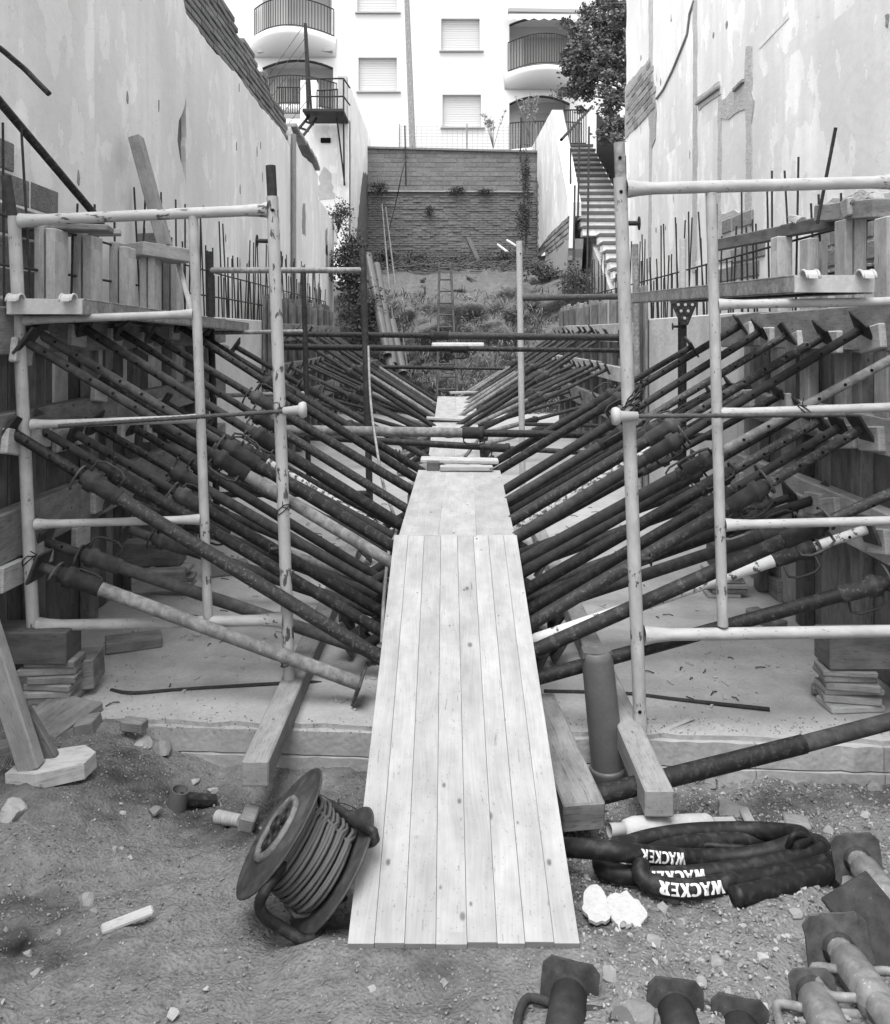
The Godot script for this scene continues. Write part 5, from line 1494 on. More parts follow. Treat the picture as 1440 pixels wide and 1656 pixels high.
	# gravel
	for v in 3:
		var mm := MultiMesh.new()
		mm.transform_format = MultiMesh.TRANSFORM_3D
		mm.mesh = stonem(20 + v, 0.6)
		var n := [5200, 3600, 3600][v] as int
		mm.instance_count = n
		for i in n:
			var x := rng.randf_range(-1.9, 1.9)
			var z := -rng.randf_range(1.4, 3.0)
			var dense := 0.25 + 0.75 * smoothstep(0.05, 0.45, x)
			if rng.randf() > dense or gn.get_noise_2d(x * 2.2 + 7.0, z * 2.2) < -0.18:
				x = rng.randf_range(0.3, 1.9)
			var s := 0.006 + 0.016 * pow(rng.randf(), 3.0)
			if x < 0.2: s *= 0.75
			var turn := Basis.from_euler(Vector3(rng.randf() * TAU, rng.randf() * TAU, rng.randf() * TAU)).scaled(Vector3.ONE * s)
			mm.set_instance_transform(i, Transform3D(turn, Vector3(x, ground_y(x, z) + s * 0.1, z)))
		var o := MultiMeshInstance3D.new()
		o.name = numbered("gravel")
		o.multimesh = mm
		o.material_override = M["gravel%d" % v]
		add_child(o)
		tag(o, ["grey gravel strewn over the soil around the hose", "pale gravel strewn over the soil around the hose", "dark gravel strewn over the soil around the hose"][v], "gravel", "", "stuff")

# ---------------------------------------------------------------- background
func railing(t: Node, a: Vector3, b: Vector3, bulge: float, h: float, bars: int, r: float):
	# a balustrade from a to b that bows towards the camera by bulge
	var top := []
	var low := []
	var st := begin()
	for k in bars + 1:
		var f := float(k) / bars
		var p := a.lerp(b, f) + Vector3(0, 0, bulge * (1.0 - pow(2.0 * f - 1.0, 2)))
		low.append(p)
		top.append(p + Vector3(0, h, 0))
		var bar := part(t, "baluster", tubem(r, h, -1.0, 5, r * 0.5), at(p + Vector3(0, h * 0.5, 0)), M.iron)
	part(t, "handrail", sweepm(top, r * 1.6, 5), Transform3D(), M.iron)
	part(t, "bottom_rail", sweepm(low, r * 1.3, 5), Transform3D(), M.iron)

func balcony(t: Node, a: Vector3, b: Vector3, bulge: float, thick: float):
	# a: left end, b: right end of the slab's top; the slab bows out over a bellied soffit
	var st := begin(true)
	var n := 18
	for k in n:
		var pr := []
		for f in [float(k) / n, float(k + 1) / n]:
			var q: Vector3 = a.lerp(b, f)
			var o: float = bulge * (1.0 - pow(2.0 * f - 1.0, 2))
			pr.append([q, q + Vector3(0, 0, o + 0.06), q + Vector3(0, -thick * 0.35, o + 0.06), q + Vector3(0, -thick, o * 0.55)])
		for e in 3: quad(st, pr[0][e], pr[1][e], pr[1][e + 1], pr[0][e + 1])
		quad(st, pr[0][3], pr[1][3], pr[1][3] * Vector3(1, 1, 0) + Vector3(0, 0, a.z - 0.02), pr[0][3] * Vector3(1, 1, 0) + Vector3(0, 0, a.z - 0.02))
	part(t, "balcony_slab", done(st), Transform3D(), M.facade)

func window(t: Node, a: Vector3, b: Vector3):
	# recessed opening with a lowered roller shutter of slats; a: top left, b: bottom right on the facade
	var c := (a + b) * 0.5
	var w := b.x - a.x
	var h := a.y - b.y
	var o := part(t, "window", boxm(Vector3(w, h, 0.02), 0.002), at(c + Vector3(0, 0, -0.2)), M.shutter)
	var n := 14
	var sm := boxm(Vector3(w - 0.02, h / n - 0.008, 0.02), 0.006)
	for k in n:
		part(o, "slat", sm, at(Vector3(c.x, b.y + h * (k + 0.5) / n, c.z - 0.186)), M.shutter)
	part(o, "sill", boxm(Vector3(w + 0.24, 0.06, 0.26), 0.008), at(Vector3(c.x + 0.04, b.y - 0.032, c.z - 0.03)), M.sill)

func facade(t: Node, x0: float, x1: float, y0: float, y1: float, z: float, holes: Array):
	# wall sheet with rectangular openings, cut into a grid round them
	var xs := [x0, x1]
	var ys := [y0, y1]
	for h in holes:
		xs.append(h[0]); xs.append(h[1]); ys.append(h[2]); ys.append(h[3])
	xs.sort()
	ys.sort()
	var st := begin()
	for i in xs.size() - 1:
		for j in ys.size() - 1:
			if xs[i + 1] - xs[i] < 1e-4 or ys[j + 1] - ys[j] < 1e-4: continue
			var cx: float = (xs[i] + xs[i + 1]) * 0.5
			var cy: float = (ys[j] + ys[j + 1]) * 0.5
			var inside := false
			for h in holes:
				if cx > h[0] and cx < h[1] and cy > h[2] and cy < h[3]: inside = true
			if inside: continue
			quad(st, Vector3(xs[i], ys[j], z), Vector3(xs[i], ys[j + 1], z), Vector3(xs[i + 1], ys[j + 1], z), Vector3(xs[i + 1], ys[j], z))
	for h in holes:
		var dz: float = h[4]
		var p := [Vector3(h[0], h[2], z), Vector3(h[1], h[2], z), Vector3(h[1], h[3], z), Vector3(h[0], h[3], z)]
		for e in 4:
			var q: Vector3 = p[e]
			var s: Vector3 = p[(e + 1) % 4]
			quad(st, q, s, s - Vector3(0, 0, dz), q - Vector3(0, 0, dz))
	part(t, "wall", done(st), Transform3D(), M.facade)

func background():
	# ---- white apartment block
	var t := thing("apartment_block", Vector3(0, 0, -32), "bright white apartment block with shuttered windows and bowed balconies", "building")
	var z := 32.0
	var wins := [[Vector3(-3.446,12.483,-32.000), Vector3(-1.920,11.129,-32.000)], [Vector3(-3.495,15.757,-32.000), Vector3(-1.920,14.280,-32.000)], [Vector3(-0.148,14.034,-32.000), Vector3(1.378,12.754,-32.000)], [Vector3(-0.098,11.006,-32.000), Vector3(1.428,9.702,-32.000)], [Vector3(-0.148,17.111,-32.000), Vector3(1.378,15.757,-32.000)]]
	var loggias := [[Vector3(-7.262,12.508,-32.000), Vector3(-4.455,10.292,-32.000)], [Vector3(-7.262,16.742,-32.000), Vector3(-4.505,13.246,-32.000)], [Vector3(2.560,14.231,-32.000), Vector3(5.317,11.868,-32.000)], [Vector3(2.560,11.080,-32.000), Vector3(4.972,8.815,-32.000)]]
	var holes := []
	for w in wins: holes.append([w[0].x, w[1].x, w[1].y, w[0].y, 0.25])
	for w in loggias: holes.append([w[0].x, w[1].x, w[1].y, w[0].y, 1.5])
	facade(t, -13.0, 15.0, -0.5, 19.0, -z, holes)
	part(t, "body", boxm(Vector3(27.9, 19.4, 10), 0.02), at(Vector3(1, 9.2, -38.8)), M.facade)
	for w in wins: window(t, w[0], w[1])
	for w in loggias:
		var c: Vector3 = (w[0] + w[1]) * 0.5
		var wd: float = w[1].x - w[0].x
		var ht: float = w[0].y - w[1].y
		part(t, "loggia_back", boxm(Vector3(wd, ht, 0.1), 0.004), at(c + Vector3(0, 0, -1.5)), M.facade)
		part(t, "balcony_door", boxm(Vector3(wd * 0.62, ht * 0.8, 0.06), 0.006), at(c + Vector3(wd * 0.08, -ht * 0.1, -1.4)), M.sill)
		# flat arch over the opening
		var arch := PackedVector2Array([Vector2(-wd * 0.5, 0)])
		for k in 13:
			var f := k / 12.0 * 2.0 - 1.0
			arch.append(Vector2(f * wd * 0.5, -0.42 + 0.32 * (1.0 - f * f)))
		arch.append(Vector2(wd * 0.5, 0))
		part(t, "arch", extrude(arch, 0.3), at(Vector3(c.x, w[0].y, -z - 0.3)), M.facade)
		var soffit := []
		for k in 13:
			var f := k / 12.0 * 2.0 - 1.0
			soffit.append(Vector3(c.x + f * wd * 0.5, w[0].y - 0.46 + 0.32 * (1.0 - f * f), -z - 0.05))
		part(t, "arch_trim", sweepm(soffit, 0.06, 5), Transform3D(), M.iron)
	balcony(t, Vector3(-7.680,13.246,-32.000), Vector3(-4.332,13.246,-32.000), 1.2, 0.75)
	railing(t, Vector3(-7.570,13.326,-31.950), Vector3(-4.424,13.326,-31.950), 1.15, 1.05, 30, 0.016)
	balcony(t, Vector3(-7.680,10.292,-32.000), Vector3(-4.234,10.292,-32.000), 1.1, 0.7)
	railing(t, Vector3(-7.570,10.377,-31.950), Vector3(-4.301,10.377,-31.950), 1.05, 1.05, 30, 0.016)
	balcony(t, Vector3(2.363,11.818,-32.000), Vector3(5.465,11.818,-32.000), 1.1, 0.6)
	railing(t, Vector3(2.507,11.925,-31.950), Vector3(5.309,11.925,-31.950), 1.05, 1.12, 28, 0.016)
	balcony(t, Vector3(2.363,8.766,-32.000), Vector3(5.465,8.766,-32.000), 0.6, 0.5)
	railing(t, Vector3(2.581,8.804,-31.950), Vector3(5.407,8.804,-31.950), 0.3, 1.05, 26, 0.016)
	timber(t, "awning_box", Vector3(2.479,14.169,-31.600), Vector3(5.299,14.120,-31.600), 0.3, 0.14, M.sill)
	timber(t, "awning_box", Vector3(-7.364,12.599,-31.700), Vector3(-4.438,12.648,-31.700), 0.25, 0.1, M.sill)
	var aw := begin()
	for k in 14:
		var p := Vector3(2.496,14.032,-31.500).lerp(Vector3(5.258,14.032,-31.500), k / 14.0)
		var q := Vector3(2.496,14.032,-31.500).lerp(Vector3(5.258,14.032,-31.500), (k + 1) / 14.0)
		quad(aw, p, q, q + Vector3(0, -0.2 - 0.08 * (k % 2), 0.05), p + Vector3(0, -0.2 - 0.08 * ((k + 1) % 2), 0.05))
	part(t, "awning_valance", done(aw), Transform3D(), M.facade)
	# ---- lamp pole
	var lp := part(self, "street_pole", tubem(0.11, Vector3(-1.329,13.942,-27.000).distance_to(Vector3(-1.080,7.503,-27.000)), 0.08), seg(Vector3(-1.080,7.503,-27.000), Vector3(-1.329,13.942,-27.000)), M.galv)
	tag(lp, "plain grey tapering pole rising before the white apartment block", "pole")
	# ---- brick wall closing the plot
	var bw := thing("brick_wall", Vector3(0.1, 2.9, -21.9), "weathered brick boundary wall with block courses on top", "wall")
	part(bw, "mortar_bed", boxm(Vector3(4.75, 3.72, 0.3), 0.01), at(Vector3(0.12, 4.6, -22.0)), M.mortar_mid)
	course(bw, "block", Rect2(-2.2, 5.38, 4.65, 1.14), 0.36, 0.125, ["block0", "block1", "backbrick", "backbrick"], func(c): return at(Vector3(c.x, c.y, -21.866)), func(c): return c.y < 6.6 - 0.04 * (c.x + 2.2) and rng.randf() < 0.97, 0.06, 0.012)
	var st := begin()
	var row := 0
	var y := 2.85
	while y < 5.33:
		var x := -2.2 - (0.12 if row % 2 == 0 else 0.0)
		while x < 2.4:
			if rng.randf() < 0.93:
				add_box(st, Transform3D(Basis(Vector3.BACK, rng.randf_range(-0.02, 0.02)), Vector3(x + 0.12, y, -21.845 + rng.randf_range(-0.022, 0.014))), Vector3(0.226, 0.048, 0.05), 0.004)
			x += 0.24
		y += 0.062
		row += 1
	var bs := part(bw, "brick_courses", done(st), Transform3D(), M.backbrick)
	bs.set_meta("kind", "stuff")
	timber(bw, "coping", Vector3(-2.26, 6.54, -21.95), Vector3(2.5, 6.42, -21.95), 0.36, 0.06, M.block1)
	timber(bw, "ledge", Vector3(-2.2, 5.35, -21.83), Vector3(2.4, 5.33, -21.83), 0.14, 0.04, M.mortar_pale)
	# ---- wire fence on top of the wall
	var fe := thing("mesh_fence", Vector3(0, 6.5, -22.1), "thin wire mesh fence standing on the brick boundary wall", "fence")
	var me := begin()
	for k in 27: add_sweep(me, [Vector3(-1.2 + k * 0.14, 6.5, -22.1), Vector3(-1.2 + k * 0.14, 7.2 + 0.03 * sin(k), -22.1)], 0.004, 3)
	for k in 8: add_sweep(me, [Vector3(-1.25, 6.55 + k * 0.09, -22.1), Vector3(2.5, 6.53 + k * 0.09, -22.1)], 0.004, 3)
	part(fe, "wire_mesh", done(me), Transform3D(), M.galv)
	for x in [-1.25, 0.6, 2.5]: tube(fe, "post", Vector3(x, 6.4, -22.1), Vector3(x, 7.25, -22.1), 0.02, M.galv)
	# ---- white outbuilding at the end of the left side
	var ob := thing("outbuilding", Vector3(-3.6, 0, -20), "white outbuilding with stained side and iron landing", "building")
	part(ob, "front_wall", boxm(Vector3(3.4, 6.2, 0.25), 0.02), at(Vector3(-3.8, 3.1, -17.75)), M.white_wall)
	part(ob, "side_wall", boxm(Vector3(0.26, 6.96, 5.1), 0.02), at(Vector3(-2.23, 3.5, -20.15)), M.plaster_left)
	part(ob, "side_stain", extrude(jag([Vector2(18.8, 2.6), Vector2(22.4, 2.6), Vector2(22.4, 5.9), Vector2(20.6, 5.6), Vector2(19.6, 4.6), Vector2(18.9, 3.6)], 0.15, 0.05, 81), 0.012), Transform3D(Basis(Vector3.FORWARD, Vector3.UP, Vector3.RIGHT), Vector3(-2.108, 0, 0)), M.mortar)
	part(ob, "roof", boxm(Vector3(3.3, 0.12, 4.9), 0.01), at(Vector3(-4.05, 6.1, -20.3)), M.cement)
	part(ob, "corner_pier", boxm(Vector3(0.2, 0.9, 0.2), 0.01), at(Vector3(-2.22, 6.62, -17.5)), M.cement)
	part(ob, "gate_pier", boxm(Vector3(0.36, 1.0, 0.3), 0.01), at(Vector3(-3.05, 6.65, -18.1)), M.white_wall)
	part(ob, "vent_hole", boxm(Vector3(0.22, 0.11, 0.02), 0.004), at(Vector3(-2.613,5.718,-17.600)), M.dark)
	for k in 4:
		var c: Vector2 = [Vector2(-2.5, 3.4), Vector2(-2.75, 4.4), Vector2(-2.35, 2.6), Vector2(-2.9, 3.0)][k]
		part(ob, "bare_patch", extrude(jag([c, c + Vector2(0.34, 0.05), c + Vector2(0.26, 0.6), c + Vector2(0.1, 0.75), c + Vector2(-0.05, 0.3)], 0.08, 0.04, 70 + k), 0.01), at(Vector3(0, 0, -17.628)), M.cement)
	# iron landing with mast, stays and folding steps
	var il := thing("iron_landing", Vector3(-2.75, 6.1, -17.2), "black iron landing with mast, stays and rail on the outbuilding", "landing")
	part(il, "platform", boxm(Vector3(0.85, 0.07, 0.95), 0.01), at(Vector3(-2.526,6.110,-17.100)), M.iron)
	tube(il, "mast", Vector3(-2.890,6.057,-17.000), Vector3(-2.955,8.045,-17.000), 0.035, M.iron)
	tube(il, "mast", Vector3(-2.874,6.191,-17.300), Vector3(-2.951,8.038,-17.050), 0.025, M.iron)
	for q in [[Vector3(-2.955,8.045,-17.000), Vector3(-3.566,6.040,-15.200)], [Vector3(-2.942,7.757,-17.000), Vector3(-3.508,5.923,-15.200)], [Vector3(-2.929,7.495,-17.000), Vector3(-3.391,5.806,-15.200)], [Vector3(-2.916,6.842,-17.000), Vector3(-3.282,5.673,-15.800)], [Vector3(-2.890,6.449,-17.000), Vector3(-3.221,5.430,-15.800)]]:
		part(il, "stay", sweepm([q[0], q[1]], 0.008, 4), Transform3D(), M.iron)
	for q in [[Vector3(-2.877,6.083,-17.000), Vector3(-3.090,5.443,-16.200)], [Vector3(-2.720,6.031,-17.000), Vector3(-2.941,5.368,-16.200)]]:
		tube(il, "step_side", q[0], q[1], 0.03, M.iron)
	for k in 3:
		timber(il, "step", Vector3(-2.890,6.031,-17.000).lerp(Vector3(-3.122,5.467,-16.300), (k + 0.5) / 3.0), Vector3(-2.720,5.978,-17.000).lerp(Vector3(-2.934,5.392,-16.300), (k + 0.5) / 3.0), 0.12, 0.03, M.iron)
	for q in [[Vector3(-2.852,6.785,-16.700), Vector3(-2.107,6.785,-16.700)], [Vector3(-2.852,6.413,-16.700), Vector3(-2.107,6.413,-16.700)], [Vector3(-2.107,6.785,-16.700), Vector3(-2.061,6.807,-17.400)], [Vector3(-2.107,6.413,-16.700), Vector3(-2.061,6.432,-17.400)], [Vector3(-2.107,6.785,-16.700), Vector3(-2.107,6.002,-16.700)], [Vector3(-2.288,6.057,-17.000), Vector3(-2.181,4.711,-17.500)], [Vector3(-2.145,5.978,-17.000), Vector3(-2.200,4.720,-17.550)]]:
		tube(il, "rail", q[0], q[1], 0.018, M.iron, -1.0, 6)
	railing(il, Vector3(-2.802,6.327,-17.600), Vector3(-2.302,6.354,-17.600), 0.0, 0.48, 9, 0.012)
	railing(il, Vector3(-3.892,6.588,-18.600), Vector3(-3.262,6.588,-18.600), 0.0, 0.6, 12, 0.012)
	# ---- stair on the right
	var sw := thing("stair_parapet", Vector3(2.6, 3.8, -20), "white sloping parapet wall beside the outdoor stair", "wall")
	var side := Basis(Vector3.FORWARD, Vector3.UP, Vector3.RIGHT)
	part(sw, "wall", extrude(jag([Vector2(23.5, 3.7), Vector2(23.5, 6.86), Vector2(18.8, 6.72), Vector2(16.3, 4.15), Vector2(16.3, 3.87), Vector2(19.0, 3.87), Vector2(20.5, 3.8)], 0.4, 0.01, 33), 0.26), Transform3D(side, Vector3(2.5, 0, 0)), M.white_wall)
	course(sw, "brick", Rect2(-20.4, 2.95, 4.1, 0.92), 0.3, 0.115, ["oldbrick0", "oldbrick1", "block1"], func(c): return Transform3D(side, Vector3(2.545, c.y, c.x)), func(c): return c.y > 3.6 - 0.9 * smoothstep(-20.4, -17.0, c.x) or rng.randf() < 0.4, 0.1, 0.02)
	course(sw, "brick", Rect2(-23.4, 3.2, 1.9, 3.1), 0.3, 0.115, ["oldbrick0", "brick1", "block1"], func(c): return Transform3D(side, Vector3(2.525, c.y, c.x)), func(c): return c.y < 6.3 - 0.9 * absf(c.x + 22.5), 0.07, 0.02)
	part(sw, "footing", extrude(jag([Vector2(16.6, 2.4), Vector2(20.0, 2.4), Vector2(20.4, 3.3), Vector2(16.2, 3.4)], 0.2, 0.06, 35), 0.3), Transform3D(side, Vector3(2.49, 0, 0)), M.mortar_pale)
	var sr := thing("outdoor_stair", Vector3(3.3, 2.2, -17), "steep outdoor stair with pale risers and dark treads", "stair")
	for k in 22:
		var d := 14.0 + k * 0.335
		var yy := 2.3 + k * 0.196
		var xa := 2.78 if k > 6 else 3.05
		part(sr, "step", boxm(Vector3(1.06, 0.17, 0.335), 0.006), at(Vector3(xa + 0.53, yy - 0.13, -d)), M.white_wall)
		part(sr, "tread", boxm(Vector3(1.08, 0.07, 0.35), 0.008), at(Vector3(xa + 0.53, yy - 0.044, -d + 0.02)), M.mortar)
	part(sr, "stringer_mass", extrude(PackedVector2Array([Vector2(13.9, 1.2), Vector2(21.4, 1.2), Vector2(21.4, 6.1), Vector2(13.9, 1.9)]), 0.7), Transform3D(side, Vector3(3.0, 0, 0)), M.cement)
	var gp := thing("stair_guard", Vector3(3.9, 3.0, -17), "dark sheet guard along the outer side of the outdoor stair", "guard")
	part(gp, "sheet", extrude(PackedVector2Array([Vector2(14.6, 2.6), Vector2(20.6, 6.1), Vector2(20.6, 7.15), Vector2(18.0, 5.8), Vector2(14.6, 3.2)]), 0.03), Transform3D(side, Vector3(3.88, 0, 0)), M.iron)
	tube(gp, "handrail", Vector3(2.487,5.634,-17.200), Vector3(3.753,7.283,-20.500), 0.035, M.iron)
	for q in [[Vector3(2.655,5.403,-17.000), Vector3(2.592,4.162,-16.600)], [Vector3(2.771,5.464,-16.600), Vector3(2.679,3.848,-16.200)], [Vector3(2.868,5.603,-16.000), Vector3(2.689,2.649,-15.200)], [Vector3(2.520,4.360,-15.600), Vector3(2.432,2.883,-15.200)]]:
		tube(gp, "post", q[0], q[1], 0.02, M.rust2, -1.0, 8)
	railing(gp, Vector3(3.074,6.598,-21.600), Vector3(3.788,6.598,-21.600), 0.0, 0.9, 12, 0.014)
	var db := thing("lean_to", Vector3(4.1, 2, -13), "dark open lean-to beside the stair foot behind the white wall", "shed")
	part(db, "back", boxm(Vector3(1.6, 3.6, 0.1), 0.01), at(Vector3(4.95, 3.8, -15.2)), M.mortar)
	part(db, "roof", boxm(Vector3(1.5, 0.12, 3.0), 0.01), at(Vector3(4.9, 5.62, -13.9)), M.cement_dark)
	part(db, "side", boxm(Vector3(0.1, 3.6, 2.9), 0.01), at(Vector3(5.6, 3.8, -13.9)), M.mortar)
	lone("white_batten", Vector3(2.492,4.020,-15.800), Vector3(2.436,3.136,-15.600), 0.07, 0.07, M.paper, "upright white batten at the foot of the stair parapet", "batten", "", Vector3.BACK)
	# ---- ladder on the bank
	var ld := thing("ladder", Vector3(0.1, 0.3, -15), "worn wooden ladder lying up the earth bank", "ladder")
	var la := [Vector3(-0.145,0.365,-14.500), Vector3(-0.106,2.845,-15.300)]
	var lb := [Vector3(0.223,0.365,-14.500), Vector3(0.106,2.845,-15.300)]
	for q in [la, lb]: tube(ld, "rail", q[0], q[1], 0.024, M.rust1, -1.0, 6)
	for k in 11:
		var f := (k + 0.5) / 11.0
		tube(ld, "rung", la[0].lerp(la[1], f), lb[0].lerp(lb[1], f), 0.018, M.rust1, -1.0, 6)
	# ---- plastic pipes leaning at the left
	for q in [[Vector3(-1.442,2.957,-15.000), Vector3(-0.973,1.114,-13.600)], [Vector3(-1.298,2.790,-15.200), Vector3(-0.879,0.957,-13.600)], [Vector3(-1.092,1.644,-14.200), Vector3(-0.893,0.857,-13.500)], [Vector3(-0.953,1.702,-14.400), Vector3(-0.711,0.810,-13.600)]]:
		var o := part(self, "drain_pipe", tubem(0.075, q[0].distance_to(q[1]), -1.0, 16), seg(q[1], q[0]), M.pvc)
		tag(o, "grey plastic drain pipe leaning on the earth bank by the outbuilding", "pipe", "drain pipes leaning on the bank")
	for q in [[Vector3(-1.530,4.630,-19.500), Vector3(-0.892,1.257,-14.500)], [Vector3(-1.440,4.555,-19.500), Vector3(-0.660,0.820,-14.300)]]:
		var o := part(self, "bamboo_cane", sweepm([q[0], q[0].lerp(q[1], 0.5) + Vector3(0, -0.12, 0), q[1]], 0.018, 5), Transform3D(), M.old3)
		tag(o, "thin cane slanting down the bank beside the drain pipes", "cane", "canes by the drain pipes")
	# ---- heap of mesh, sticks and boards on the bank ledge
	var cm := thing("mesh_roll", Vector3(-0.315,3.451,-20.500), "rusty reinforcement mesh lying along the foot of brick wall", "mesh")
	var cs := begin()
	for k in 34: add_sweep(cs, [Vector3(-1.347,3.413,-20.600).lerp(Vector3(1.255,3.426,-20.400), k / 33.0), Vector3(-1.341,3.661,-21.000).lerp(Vector3(1.286,3.666,-20.900), k / 33.0)], 0.006, 3)
	for k in 5: add_sweep(cs, [Vector3(-1.347,3.413,-20.600).lerp(Vector3(-1.341,3.661,-21.000), k / 4.0), Vector3(0.000,3.372,-20.500).lerp(Vector3(0.000,3.618,-20.900), k / 4.0), Vector3(1.255,3.426,-20.400).lerp(Vector3(1.286,3.666,-20.900), k / 4.0)], 0.006, 3)
	part(cm, "mesh", done(cs), Transform3D(), M.rebar)
	for q in [[Vector3(-1.200,3.100,-19.500), Vector3(2.100,3.280,-19.500), 0.05, "long dark pole lying along the ledge of the bank", "ledge_pole"], [Vector3(0.463,2.724,-17.200), Vector3(1.446,2.103,-16.200), 0.06, "dark plank slanting down the bank", "ledge_plank"], [Vector3(-1.754,2.868,-19.000), Vector3(-1.108,2.698,-18.000), 0.03, "pale stick on the ledge of the bank", "ledge_stick"], [Vector3(1.340,3.767,-20.500), Vector3(1.585,3.531,-20.200), 0.06, "short white board end on the ledge by the wall", "ledge_board"], [Vector3(1.569,3.865,-20.400), Vector3(1.794,3.676,-20.100), 0.06, "white board end beside the shorter one on the ledge", "ledge_board"], [Vector3(0.595,3.972,-20.900), Vector3(0.855,3.267,-20.200), 0.12, "dark bundle of laths leaning on the brick wall", "lath_bundle"]]:
		lone(q[4], q[0], q[1], q[2], q[2] * 0.6, M.paper if q[4] == "ledge_board" else old(2), q[3], "timber")
	var wc := part(self, "overhead_cable", sweepm(curve([Vector3(-1.040,7.560,-26.000), Vector3(-1.050,5.971,-21.000), Vector3(-1.280,4.840,-20.800), Vector3(-1.505,3.857,-20.600)], 0.2), 0.014, 5), Transform3D(), M.iron)
	tag(wc, "black cable drooping down the brick boundary wall", "cable")
	for q in [[Vector3(-1.085,7.105,-21.700), Vector3(-1.052,5.486,-21.700)], [Vector3(2.053,7.322,-21.700), Vector3(2.036,6.120,-21.700)]]:
		var o := part(self, "garden_stake", tubem(0.02, q[0].distance_to(q[1]), -1.0, 6), seg(q[1], q[0]), M.rust2)
		tag(o, "thin iron stake standing against the top of the brick boundary wall", "stake", "stakes on the brick wall")

